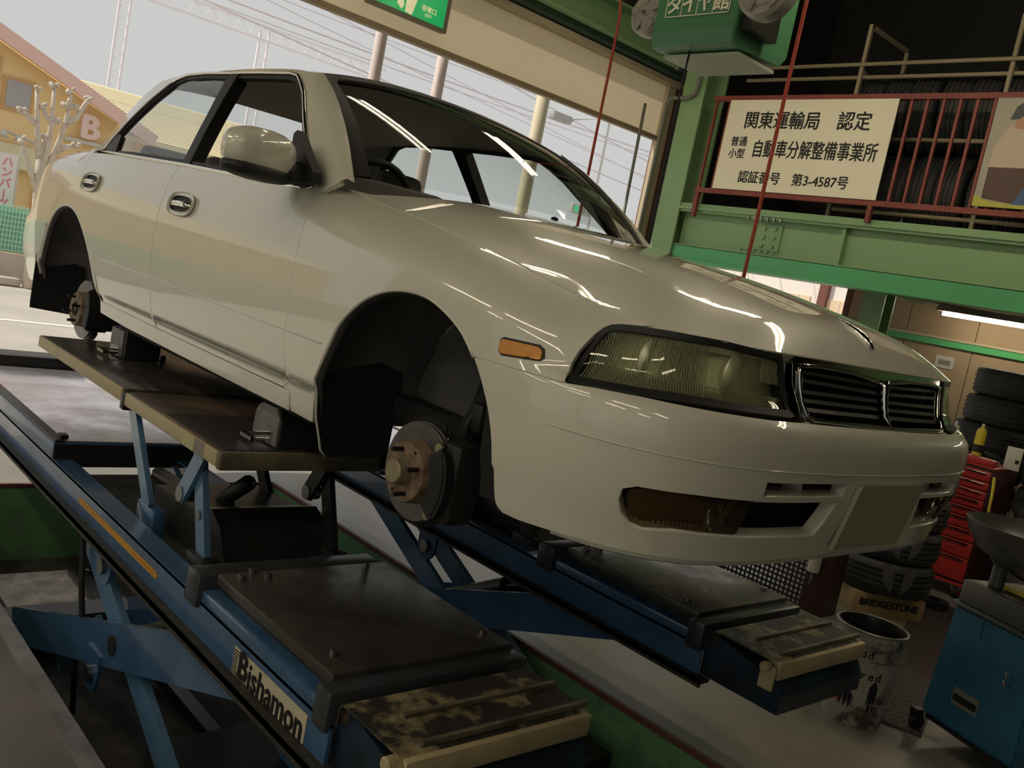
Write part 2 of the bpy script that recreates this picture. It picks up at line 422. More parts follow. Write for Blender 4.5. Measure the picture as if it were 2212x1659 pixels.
FSHUT = [(-.66, .912), (-.632, .86), (-.618, .79), (-.604, .684), (-.585, .556), (-.577, .469), (-.562, .397), (-.538, .352), (-.545, .325), (-.575, .304)]
BSHUT = [(-1.568, .306), (-1.612, .40), (-1.645, .48), (-1.668, .557), (-1.698, .703), (-1.708, .832), (-1.70, .918)]
RSHUT = [(-2.175, .312), (-2.205, .35), (-2.285, .445), (-2.40, .55), (-2.52, .64), (-2.62, .70), (-2.70, .76), (-2.755, .83), (-2.77, .935)]
DLO = [(-2.80, .948), (-2.765, .972), (-2.65, 1.10), (-2.50, 1.228), (-2.37, 1.312), (-2.28, 1.333), (-2.10, 1.336), (-1.883, 1.329), (-1.55, 1.319), (-1.30, 1.308), (-1.235, 1.296), (-1.185, 1.272), (-1.097, 1.222), (-.90, 1.07), (-.776, .972), (-.715, .915), (-.70, .900), (-.72, .893), (-.818, .894), (-1.636, .922), (-2.3, .936)]
FSHUT = cr(FSHUT, 2); BSHUT = cr(BSHUT, 2); RSHUT = cr(RSHUT, 2)
HLP = [(.967, .566), (.974, .605), (.968, .632), (.958, .657), (.950, .675), (.938, .690), (.920, .699), (.895, .704), (.86, .707), (.771, .711), (.621, .713), (.435, .708), (.399, .584), (.415, .580), (.708, .579)]   # (s,z) on the lamp surface
seam_x = np.linspace(-.655, .655, 28)
def zts(x): return float(zt(x))
for sg, sd in ((-1, 'near'), (1, 'far')):
    # front fender
    top = [(float(s_of_x(x)), zts(x)) for x in seam_x]
    lampedge = [(s_, z_) for s_, z_ in HLP[:10]][::-1]
    fend = SX(FSHUT[::-1]) + top[1:] + lampedge[1:] + SX([(.518, .565)] + FARCH[::-1] + [(-.525, .244), (-.535, .30)])
    sheet('front_fender', [fend], W, paint, car, .022, sgn=sg, gap=.002)
    # doors
    belt_f = [(-1.60, .918), (-1.2, .905), (-.90, .897), (-.72, .893)]
    sheet('front_door', [SX(FSHUT + BSHUT + belt_f)], W, paint, car, .025, sgn=sg, gap=.0022)
    belt_r = [(-2.6, .937), (-2.2, .932), (-1.8, .922)]
    sheet('rear_door', [SX(BSHUT[::-1] + RSHUT + belt_r)], W, paint, car, .025, sgn=sg, gap=.0022)
    # sill and quarter panel
    sheet('sill', [SX([(-.530, .30), (-1.0, .303), (-1.568, .305), (-2.0, .310), (-2.20, .312), (-2.20, .262), (-1.9, .252), (-1.2, .247), (-.53, .243)])], ex(W, .004), paint, car, .02, sgn=sg, gap=.0015)
    q = RSHUT[4:] + [(-2.80, .95), (-2.9, .965), (-3.0, .978), (-3.2, .968), (-3.6, .948), (-3.9, .925), (-3.92, .75), (-3.93, .57), (-3.6, .565), (-3.1, .56)] + RARCH[::-1][12:]
    sheet('rear_quarter_panel', [SX(q + [(-2.235, .355)])], W, paint, car, .03, sgn=sg, gap=.002)
    # raised crease along the doors
    MB().tube([(p[0], sg * p[1], p[2]) for p in W(s_of_x(np.linspace(-.37, -2.26, 30)), np.linspace(.472, .488, 30))], .0022, 6).build('side_crease', paint, car, True)
    # greenhouse frame
    fr = [(-.66, .895), (-.60, .93), (-.62, .948), (-.80, 1.072), (-1.0, 1.21), (-1.13, 1.296)] + [(x, float(zr(x))) for x in np.linspace(-1.18, -2.62, 16)] + [(-2.75, 1.262), (-2.95, 1.13), (-3.12, 1.02), (-3.16, .975), (-3.0, .975), (-2.8, .945)]
    sheet('pillar_frame', [fr, DLO], G, paint, car, .02, sgn=sg, thick=.02)
    sheet('pillar_trim', [[(-.78, .93), (-.86, 1.09), (-1.04, 1.215), (-1.16, 1.285)] + fr[6:], DLO], ex(G, -.024), interior, car, .04, sgn=sg, thick=.0)
    ring = inset(DLO, .020)
    sheet('window_seal', [inset(DLO, .002), ring], ex(G, -.004), blackp, car, .02, sgn=sg, thick=.02)
    P = [G(x, z) for x, z in densify(DLO, .04)]
    MB().tube([(p[0], sg * (p[1] + .003), p[2]) for p in P], .0075, 6, closed=True).build('window_molding', dchrome if sg > 0 else chrome, car, True)
    bp = [(-1.84, 1.325), (-1.752, 1.32), (-1.70, 1.15), (-1.625, .924), (-1.69, .926), (-1.76, 1.13)]
    sheet('pillar_cover', [bp], ex(G, .003), blackp, car, .03, sgn=sg, thick=.05)
    qt = [(-2.79, .951), (-2.73, 1.015), (-2.68, 1.04), (-2.60, 1.03), (-2.50, .942)]
    sheet('quarter_trim', [qt], ex(G, .002), blackp, car, .03, sgn=sg, thick=.02)
    rg = [(-2.66, 1.04), (-2.64, 1.10), (-2.50, 1.222), (-2.36, 1.306), (-2.1, 1.325), (-1.80, 1.318), (-1.74, 1.13), (-1.66, .93), (-2.3, .94), (-2.50, .95)]
    fe_ = [(-.60, .93), (-.62, .948), (-.72, 1.017), (-.80, 1.072), (-.90, 1.141), (-1.0, 1.21), (-1.13, 1.296)]
    A_ = [G(x, z) for x, z in fe_]; vv_ = []
    for (x, z), g_ in zip(fe_, A_):
        t_ = min(max((z - .945) / (1.306 - .945), -.06), 1); w_ = WS(.995, t_, .012); mid = (g_ + w_) / 2 + np.array([.016, .012, .008]) * (1 if z < 1.25 else .15)
        vv_ += [tuple(q * np.array([1, sg, 1])) for q in (g_, mid, w_)]
    mesh('pillar_front', vv_, [q for i in range(len(fe_) - 1) for q in ((3 * i, 3 * i + 3, 3 * i + 4, 3 * i + 1), (3 * i + 1, 3 * i + 4, 3 * i + 5, 3 * i + 2))], paint, car, True)
    sheet('door_glass', [rg], ex(G, -.012), glass, car, .06, sgn=sg, thick=0)
    if sg > 0:
        fg = [(-1.76, 1.31), (-1.3, 1.295), (-1.2, 1.265), (-.78, .96), (-.72, .90), (-1.63, .925)]
        sheet('door_glass', [fg], ex(G, -.012), glass, car, .06, sgn=sg, thick=0)
    # dark inner shell behind the panels
    sh = SX([(.30, .245), (.30, .55)]) + SX(FARCH[::-1][1:]) + SX([(-.6, .25), (-2.18, .25)]) + SX(RARCH) + SX([(-3.9, .25), (-3.9, .90), (-3.2, .92), (-2.7, .91), (-.7, .87), (-.3, .82), (.25, .74), (.45, .69), (.45, .25)])
    sheet('inner_panel', [sh], ex(W, -.03), dark, car, .06, sgn=sg, thick=0)
    # wheel arch lips and liners
    def arch_liner(poly, xc, zc_, depth, name):
        n = len(poly); v = []; f = []
        ls = [(0, 0), (.02, -.012), (.03, .012), (depth * .6, .03), (depth, .01)]
        for (x, z) in poly:
            y = float(W(s_of_x(x), z)[1]); dx, dz = x - xc, z - zc_; L = math.hypot(dx, dz)
            for d, g_ in ls: v.append((x + dx / L * g_, sg * (y - d - .003), z + dz / L * g_))
        k = len(ls)
        for i in range(n - 1):
            for j in range(k - 1): f.append((i * k + j, (i + 1) * k + j, (i + 1) * k + j + 1, i * k + j + 1))
        o = mesh(name, v, f, liner, car, True)
        vv = [(x, sg * (float(W(s_of_x(x), z)[1]) - depth), z) for x, z in poly] + [(xc, sg * .50, zc_)]
        mesh('inner_fender', vv, [(i, i + 1, n) for i in range(n - 1)], liner, car)
    arch_liner(FARCH + FARCH2[1:], 0, .30, .36, 'wheel_liner')
    arch_liner(RARCH, -2.72, .30, .30, 'wheel_liner')
    for arch in (FARCH, RARCH):
        MB().tube([(p[0], sg * p[1], p[2]) for p in [W(s_of_x(x), z, -.004) for x, z in arch if z > .36]], .006, 6).build('arch_lip', paint, car, True)
    # mud flaps
    fo_ = [(sg * (float(W(s_of_x(-.39), z)[1]) - .006), z) for z in np.linspace(.44, .26, 6)]
    m = MB(); m.prism(fo_ + [(sg * .795, .20), (sg * .785, .165), (sg * .76, .145), (sg * .57, .145), (sg * .55, .17), (sg * .55, .45), (sg * .70, .47)], -.398, -.388, 0); m.build('mud_flap', rubber, car)
    m = MB(); m.tube([(-.386, y_ + sg * .002, z_) for y_, z_ in fo_] + [(-.388, sg * .797, .20), (-.388, sg * .786, .165), (-.388, sg * .765, .146)], .004, 6); m.build('flap_lip', paint, car, True)
    m = MB(); m.prism([(sg * .842, .16), (sg * .842, .46), (sg * .60, .46), (sg * .60, .13), (sg * .64, .11), (sg * .84, .125)], -3.215, -3.205, 0); m.build('mud_flap', rubber, car)
    # door handles: recessed bezel, cup and pull
    for hx, hz, hl in ((-1.505, .775, .112), (-2.565, .797, .112)):
        y = float(W(s_of_x(hx), hz)[1])
        def ell(r1, r2, n=20, p=2.8): return [(math.copysign(abs(math.cos(a)) ** (2 / p), math.cos(a)) * r1, math.copysign(abs(math.sin(a)) ** (2 / p), math.sin(a)) * r2) for a in [2 * math.pi * i / n for i in range(n)]]
        hb = thing_part = bpy.data.objects.new('door_handle', None); link(hb, car); hb.location = (hx, sg * y, hz)
        fnp = lambda a, b: np.stack([hx + a, W(s_of_x(hx + a), hz + b)[..., 1] + .004, hz + b], -1) - np.array([hx, y, hz]) * np.array([1, 1, 1])
        sheet('bezel', [ell(hl, .041), ell(hl - .014, .031)], fnp, paint, hb, .012, .008, sg, center=(0, -.5, 0))
        fc = lambda a, b: fnp(a, b) - np.stack([a * 0, .0028 + a * 0, a * 0], -1)
        sheet('cup', [ell(hl - .010, .034)], fc, MATS['black_plastic'], hb, .012, 0, sg, center=(0, -.5, 0))
        g = MB().tube([(-hl + .02, sg * .004, -.002), (-.05, sg * .012, .0), (0, sg * .014, .001), (.05, sg * .012, 0), (hl - .02, sg * .004, -.002)], [.008, .011, .012, .011, .008], 8); g.build('pull', chrome, hb, True)
    # head lamp
    hb = bpy.data.objects.new('headlight', None); link(hb, car)
    sheet('surround', [inset(HLP, .001), inset(HLP, .013)], ex(HL, -.004), blackp, hb, .02, .03, sg)
    sheet('lens', [inset(HLP, .012)], ex(HL, -.007), lensm, hb, .03, 0, sg)
    sheet('bowl', [inset(HLP, .006)], lambda a, b: HL(a, b, -.055 + .03 * np.abs(np.sin((a - .38) * 11.0))), reflector, hb, .02, .0, sg)
    sheet('backing', [inset(HLP, .0)], ex(HL, -.09), dark, hb, .05, .0, sg)
    ribs = MB(); zb = lambda s_: .585 if s_ < .69 else .580 - (s_ - .69) * .02
    for i in range(44):
        s_ = .655 + i * .0070
        if s_ > .955: break
        zt_ = .700 if s_ < .88 else .700 - ((s_ - .88) / .078) ** 2 * .075
        pts = [HL(s_, z, -.012) for z in np.linspace(zb(s_), zt_, 7)]
        ribs.tube([(p[0], sg * p[1], p[2]) for p in pts], .0017, 5)
    ribs.build('lens_ribs', ribm, hb, True)
    ribs = MB()
    for i in range(12):
        s_ = .415 + i * .007; pts = [HL(s_, z, -.012) for z in np.linspace(.640, .690, 5)]; ribs.tube([(p[0], sg * p[1], p[2]) for p in pts], .002, 5)
    for i in range(8):
        z = .588 + i * .0035; ribs.tube([(p[0], sg * p[1], p[2]) for p in [HL(s_, z, -.013) for s_ in np.linspace(.41, .90, 24)]], .0012, 4)
    ribs.build('lens_flutes', ribm, hb, True)
    p = HL(.545, .64, -.05); MB().lathe([(.0, .0), (.028, .004), (.05, .018), (.062, .035), (.064, .04)], (float(p[0]) - .02, sg * float(p[1]), float(p[2])), 0, 20).build('projector', reflector, hb, True)
    p = HL(.80, .64, -.05); MB().lathe([(.0, .0), (.03, .004), (.05, .018), (.058, .03)], (float(p[0]) - .02, sg * float(p[1]), float(p[2])), 0, 20).build('projector', reflector, hb, True)
    # side marker lamp
    mk = [(.327, .615), (.333, .619), (.425, .621), (.437, .615), (.443, .599), (.437, .594), (.338, .586), (.329, .592)]
    mb = bpy.data.objects.new('side_marker', None); link(mb, car)
    sheet('bezel', [SX(inset(mk, -.003))], ex(W, .002), blackp, mb, .012, .004, sg); sheet('amber_lens', [SX(inset(mk, .002))], ex(W, .007), amber, mb, .012, .006, sg)
    # bumper lamp
    fg = SY([(.722, .314), (.731, .33), (.736, .355), (.734, .378), (.72, .388), (.637, .394), (.496, .396), (.514, .319), (.653, .318), (.705, .308)])
    lb = bpy.data.objects.new('bumper_lamp', None); link(lb, car)
    sheet('smoked_lens', [fg], ex(W, -.008), smoke, lb, .025, .01, sg)
    sheet('lamp_back', [fg], ex(W, -.05), mat('turn_back', (.34, .20, .08), .5) if 'turn_back' not in MATS else MATS['turn_back'], lb, .03, .0, sg)
    r = MB()
    for i in range(26):
        y_ = .72 - i * .0085; r.tube([(q[0], sg * q[1], q[2]) for q in [W(s_of_y(y_), z, -.010) for z in np.linspace(.322, .386, 6)]], .0016, 4)
    r.build('lens_flutes', mat('flute', (.20, .17, .11), .25, trans=.3) if 'flute' not in MATS else MATS['flute'], lb, True)
    q = W(s_of_y(.57), .355, -.04); MB().lathe([(0, -.01), (.02, -.006), (.032, .006), (.034, .02)], tuple(q * np.array([1, sg, 1])), 0, 16).build('fog_reflector', chrome, lb, True)

# ---- centre panels
hoodl = [(float(p[0]), float(p[1])) for p in W(s_of_x(np.linspace(-.64, .70, 32)), zt(np.linspace(-.64, .70, 32)))]
hoodl = [q for q in hoodl if q[0] < .640] + [(float(xn(y)), y) for y in np.linspace(.655, 0, 26)]
rearl = [(-.40 - .215 * (y / .70) ** 2 + .03, y) for y in np.linspace(-.66, .66, 18)]
hp = hoodl + [(x, -y) for x, y in hoodl[::-1]][1:] + rearl
sheet('hood', [hp], HOOD, paint, car, .024, .03, 1, gap=.003, center=(.2, 0, .3))
sheet('cowl', [[(-.33 - .215 * (y / .70) ** 2, y) for y in np.linspace(-.64, .64, 14)] + [(-.43 - .215 * (y / .70) ** 2, y) for y in np.linspace(.64, -.64, 14)]], ex(HOOD, -.03), blackp, car, .04, 0, 1, center=(-.4, 0, .2))
yr = lambda x: float(G(x, zr(x))[1])
rf = [(-1.205 + .075 * (y / .585) ** 2, y) for y in np.linspace(-.58, .58, 16)] + [(x, yr(x)) for x in np.linspace(-1.16, -2.62, 20)] + [(-2.74 + .12 * (y / .55) ** 2, y) for y in np.linspace(.55, -.55, 14)] + [(x, -yr(x)) for x in np.linspace(-2.62, -1.16, 20)]
sheet('roof', [rf], ROOF, paint, car, .035, .02, 1, center=(-1.9, 0, .6))
sheet('headliner', [rf], ex(ROOF, -.03), headliner, car, .06, 0, 1, center=(-1.9, 0, .6), inner=True)
full = [(u, 0) for u in np.linspace(-1, 1, 20)] + [(1, v) for v in np.linspace(.1, .9, 8)] + [(u, 1) for u in np.linspace(1, -1, 20)] + [(-1, v) for v in np.linspace(.9, .1, 8)]
inn = [(u, .03) for u in np.linspace(-.93, .93, 20)] + [(.93, v) for v in np.linspace(.1, .88, 8)] + [(u, .93) for u in np.linspace(.90, -.90, 20)] + [(-.93, v) for v in np.linspace(.88, .1, 8)]
sheet('windshield', [inset(full, .01)], WS, glass, car, .07, 0, 1, center=(-1.5, 0, .6))
ush = [(-1.005, .03)] + [(-1.005, v) for v in np.linspace(.1, .9, 8)] + [(u, 1.005) for u in np.linspace(-1.005, 1.005, 20)] + [(1.005, v) for v in np.linspace(.9, .1, 8)] + [(1.005, .03), (.925, .03)] + [(.93, v) for v in np.linspace(.1, .88, 8)] + [(u, .93) for u in np.linspace(.90, -.90, 20)] + [(-.93, v) for v in np.linspace(.88, .1, 8)] + [(-.925, .03)]
sheet('windshield_seal', [ush], ex(WS, .004), blackp, car, .05, .012, 1, center=(-1.5, 0, .6))
# rear glass, deck
def RG(u, v, extra=0):
    u = np.asarray(u, float); v = np.asarray(v, float)
    y = u * (.66 * (1 - v) + .56 * v); xb = -3.30 + .20 * u * u; xt = -2.74 + .12 * u * u; zb = .985 - .01 * u * u; ztp = 1.36 - .07 * np.abs(u) ** 2.2; bl = .03 * 4 * v * (1 - v)
    return np.stack([xb + (xt - xb) * v - bl * .5, y, zb + (ztp - zb) * v + bl * .8 + extra], -1)
sheet('rear_window', [full], RG, glass, car, .08, 0, 1, center=(-2.4, 0, .6))
def DECK(x, y, extra=0):
    x = np.asarray(x, float); y = np.asarray(y, float); e = zt_r(x); return np.stack([x, y, e + .035 * (1 - (y / .62) ** 2) - .03 * np.clip((-3.78 - x) / .15, 0, 1) ** 2 - .003 + extra], -1)
_rw = W(np.linspace(s_of_x(-3.80), SMAX, 14), np.full(14, .915)); _rw = [(float(q[0]) + .012, float(q[1])) for q in _rw]
_xd = np.linspace(-3.16, -3.78, 9); _dw = [(float(q[0]), float(q[1]) - .002) for q in W(s_of_x(_xd), zt_r(_xd))]; _rw = [q for q in _rw if q[1] < _dw[-1][1] - .02]
dk = [(-3.27 + .20 * (y / .66) ** 2, y) for y in np.linspace(-.58, .58, 12)] + _dw + _rw + [(x, -y) for x, y in _rw[::-1][1:]] + [(x, -y) for x, y in _dw[::-1]]
sheet('trunk_lid', [dk], DECK, paint, car, .05, .03, 1, gap=.003, center=(-3.5, 0, .3))
s0 = float(s_of_x(-3.93)); s1 = 2 * SMAX - s0
def WR(s, z, extra=0):
    s = np.asarray(s, float); m_ = s > SMAX; q = W(np.where(m_, 2 * SMAX - s, s), z, extra); q[..., 1] *= np.where(m_, -1, 1); return q
sheet('rear_panel', [[(s0, .57), (s0, .92), (s1, .92), (s1, .57)]], WR, paint, car, .06, .02, 1, gap=.002)
for sg in (0, 1):
    a, b = (s0 + .04, s0 + .48) if sg == 0 else (s1 - .48, s1 - .04)
    sheet('tail_lamp', [[(a, .66), (a, .82), (b, .82), (b, .66)]], ex(WR, .004), mat('tail_red', (.35, .02, .015), .2, coat=.5) if 'tail_red' not in MATS else MATS['tail_red'], car, .04, .02)
sb0 = float(s_of_x(-3.23)); sb1 = 2 * SMAX - sb0
sheet('rear_bumper', [[(sb0, .245), (float(s_of_x(-3.17)), .40), (float(s_of_x(-3.10)), .545)] + [(s, .562) for s in np.linspace(s_of_x(-3.12), 2 * SMAX - s_of_x(-3.12), 20)] + [(2 * SMAX - float(s_of_x(-3.10)), .545), (2 * SMAX - float(s_of_x(-3.17)), .40), (sb1, .245)]], ex(WR, .006), paint, car, .05, .02, 1)
# front bumper with its openings
def mir(l): return [(-a, b) for a, b in l]
arch2 = SX(FARCH2)
half = [(0, .575), (.30, .575), (.39, .575)] + [(s, .573) for s in (.5, .6, .7, .8)] + [(.90, .569)] + SX([(.52, .564), (.40, .562)]) + arch2
bot = [(s, z) for s, z in ((float(s_of_x(.45)), .236), (.90, .243), (.75, .247), (.55, .252), (.3, .258), (.12, .261))]
bl = half + bot; bloop = bl + [(-a, b) for a, b in bl[::-1][:-1]]
lamp_hole = SY([(.725, .309), (.737, .328), (.742, .355), (.740, .380), (.724, .392), (.637, .398), (.496, .400), (.214, .405), (.245, .317), (.514, .314), (.653, .313), (.706, .303)])
slot = SY([(.486, .443), (.33, .446), (.198, .447), (.205, .417), (.33, .415), (.484, .412)])
sheet('front_bumper', [bloop, lamp_hole, mir(lamp_hole), slot, mir(slot)], WF, paint, car, .02, .035, 1, gap=.002, roll=.008)
MB().tube([(p[0], p[1], p[2]) for p in [WF(s, .262 - .018 * abs(s) / .9, -.02) for s in np.linspace(-.95, .95, 40)]], .014, 8).build('bumper_lip', paint, car, True)
sheet('bumper_recess', [[(-.93, .28), (-.93, .45), (.93, .45), (.93, .28)]], ex(WF, -.075), dark, car, .05, 0, 1)
for sg in (1, -1):
    sheet('slot_shelf', [[(sg * .16, .398), (sg * .16, .41), (sg * .50, .408), (sg * .50, .394)]], ex(WF, -.02), paint, car, .02, .05, 1)
    MB().box(.77, .835, sg * .33 - .002, sg * .33 + .002, .41, .443).build('slot_rib', paint, car)
MB().tube([WF(s, .470, .0005) for s in np.linspace(-.98, .98, 50)], .002, 5).build('bumper_crease', paint, car, True)
# blank plate
pv = [(.893, -.165, .448), (.893, .165, .448), (.858, .165, .284), (.858, -.165, .284)]
MB().add(pv + [(x - .012, y, z - .003) for x, y, z in pv], [(0, 1, 2, 3), (7, 6, 5, 4), (0, 4, 5, 1), (1, 5, 6, 2), (2, 6, 7, 3), (3, 7, 4, 0)]).build('license_plate', platem, car)
MB().box(.80, .856, -.15, .15, .29, .44).build('plate_bracket', blackp, car)
# grille
gr = bpy.data.objects.new('grille', None); link(gr, car)
gl = [(-.372, .690), (-.30, .695), (-.15, .693), (0, .679), (.15, .693), (.30, .695), (.372, .690), (.366, .64), (.356, .588), (.34, .580), (0, .577), (-.34, .580), (-.356, .588), (-.366, .64)]
sheet('grille_back', [[(-.39, .57), (-.39, .71), (.39, .71), (.39, .57)]], ex(HF, -.07), dark, gr, .05, 0, 1)
sheet('grille_surround', [[(-.392, .708), (.392, .708), (.378, .574), (-.378, .574)], gl], ex(HF, -.006), dchrome, gr, .02, .03, 1)
MB().tube([HF(s, z, -.002) for s, z in densify(gl, .03)], .0055, 6, closed=True).build('chrome_frame', chrome, gr, True)
sl = mat('grille_slat', (.05, .048, .043), .35)
for i in range(5):
    for sg in (1, -1):
        z = .598 + i * .0185; v = []; f = []
        ss = np.linspace(.008, .368 - .003 * (5 - i) * .6, 10)
        for s in ss:
            for dz, e_ in ((.004, -.010), (-.004, -.008), (-.005, -.045), (.003, -.045)): v.append(HF(sg * s, z + dz + (.006 * (s / .37) if i > 2 else 0), e_))
        for k in range(len(ss) - 1):
            for j in range(4): f.append((k * 4 + j, (k + 1) * 4 + j, (k + 1) * 4 + (j + 1) % 4, k * 4 + (j + 1) % 4))
        mesh('slat', v, f, sl, gr)
cb = MB(); cb.tube([HF(0, z, .0 + .004) for z in (.688, .67, .645, .62, .60, .580)], [.012, .0125, .011, .009, .007, .005], 10); cb.build('center_bar', chrome, gr, True)
ob = MB(); P = [HOOD(x, 0.0, .002) for x in np.linspace(.64, .755, 8)]; ob.tube(P, [.002, .004, .006, .008, .010, .011, .010, .004], 8); ob.build('hood_ornament', chrome, car, True)
# mirrors
for sg in (-1, 1):
    mr = bpy.data.objects.new('door_mirror', None); link(mr, car); mr.location = (-.715, sg * .955, .960) if sg < 0 else (-.76, .93, .915)
    def shell(m_, sx, sy, sz, cx=0, cy=0, cz=0, zc0=-1, n=20, p=2.7):
        v = []; f = []
        for i in range(11):
            a = -math.pi / 2 + math.pi * i / 10
            for j in range(n):
                b = 2 * math.pi * j / n
                def pw(c, e): return math.copysign(abs(c) ** e, c)
                v.append((cx + sx * pw(math.cos(a), .8) * pw(math.cos(b), .62), cy + sg * sy * pw(math.sin(a), .8), cz + sz * pw(math.cos(a), .8) * pw(math.sin(b), .75)))
        for i in range(10):
            for j in range(n): f.append((i * n + j, i * n + (j + 1) % n, (i + 1) * n + (j + 1) % n, (i + 1) * n + j))
        m_.add(v, f)
    m = MB(); shell(m, .072, .128, .070); o = m.build('mirror_housing', paint, mr, True); o.rotation_euler = (0, 0, sg * math.radians(-22))
    m = MB(); shell(m, .070, .124, .028, cz=-.052); o = m.build('mirror_lower_shell', blackp, mr, True); o.rotation_euler = (0, 0, sg * math.radians(-22))
    m = MB(); m.prism([(-.085, -.055), (.08, -.055), (.075, -.02), (.0, .045), (-.06, .10), (-.08, .09)], sg * -.165, sg * -.135, 1); m.tube([(.0, -sg * .15, -.03), (.005, -sg * .07, -.032)], [.035, .03], 8); m.build('mirror_base', blackp, mr)
MB().lathe([(.0, .012), (.012, .008), (.013, 0)], tuple(HOOD(-.43, -.02, .0)), 2, 10).build('washer_nozzle', blackp, car, True)

# ---- cabin
MB().prism([(-.64, .60), (-.66, .87), (-.74, .925), (-.92, .92), (-1.0, .86), (-1.0, .62)], -.62, .62, 1).build('dashboard', interior, car)
m = MB(); m.prism([(-.80, .91), (-.84, .972), (-.90, .985), (-.98, .97), (-1.0, .90)], -.56, -.17, 1); m.build('instrument_hood', interior, car)
sw = bpy.data.objects.new('steering_wheel', None); link(sw, car); sw.location = (-1.08, -.36, .885); sw.rotation_euler = (0, math.radians(-66), 0)
m = MB(); m.tube([(.188 * math.cos(a), .188 * math.sin(a), 0) for a in [2 * math.pi * i / 32 for i in range(32)]], .0145, 8, closed=True); m.build('rim', blackp, sw, True)
m = MB(); m.lathe([(0, .03), (.06, .022), (.07, 0), (.05, -.05)], (0, 0, -.03), 2, 16); m.box(-.02, .02, -.18, .18, -.03, -.01); m.box(-.18, 0, -.02, .02, -.03, -.01); m.build('hub', interior, sw)
for sy in (-.37, .37):
    se = bpy.data.objects.new('front_seat', None); link(se, car); se.location = (-1.52, sy, .38)
    MB().box(-.28, .24, -.25, .25, -.10, .10, .05).build('cushion', seatm, se, ang=40)
    m = MB(); m.box(-.09, .07, -.25, .25, -.04, .56, .055); o = m.build('backrest', seatm, se, ang=40); o.location = (-.26, 0, .08); o.rotation_euler = (0, math.radians(-18), 0)
    m = MB(); m.box(-.05, .05, -.13, .13, -.08, .10, .045); m.tube([(0, .05, -.2), (0, .05, 0)], .006, 6); m.tube([(0, -.05, -.2), (0, -.05, 0)], .006, 6); o = m.build('headrest', seatm, se, ang=40); o.location = (-.44, 0, .655); o.rotation_euler = (0, math.radians(-12), 0)
rs = bpy.data.objects.new('rear_seat', None); link(rs, car); rs.location = (-2.45, 0, .36)
MB().box(-.25, .27, -.66, .66, -.08, .10, .05).build('cushion', seatm, rs, ang=40)
m = MB(); m.box(-.08, .08, -.66, .66, 0, .54, .05); o = m.build('backrest', seatm, rs, ang=40); o.location = (-.26, 0, .06); o.rotation_euler = (0, math.radians(-22), 0)
for sy in (-.36, .36): MB().box(-.56, -.46, sy - .14, sy + .14, .56, .68, .04).build('headrest', seatm, rs, ang=40)
MB().box(-3.35, -2.72, -.68, .68, .92, .945).build('parcel_shelf', interior, car)

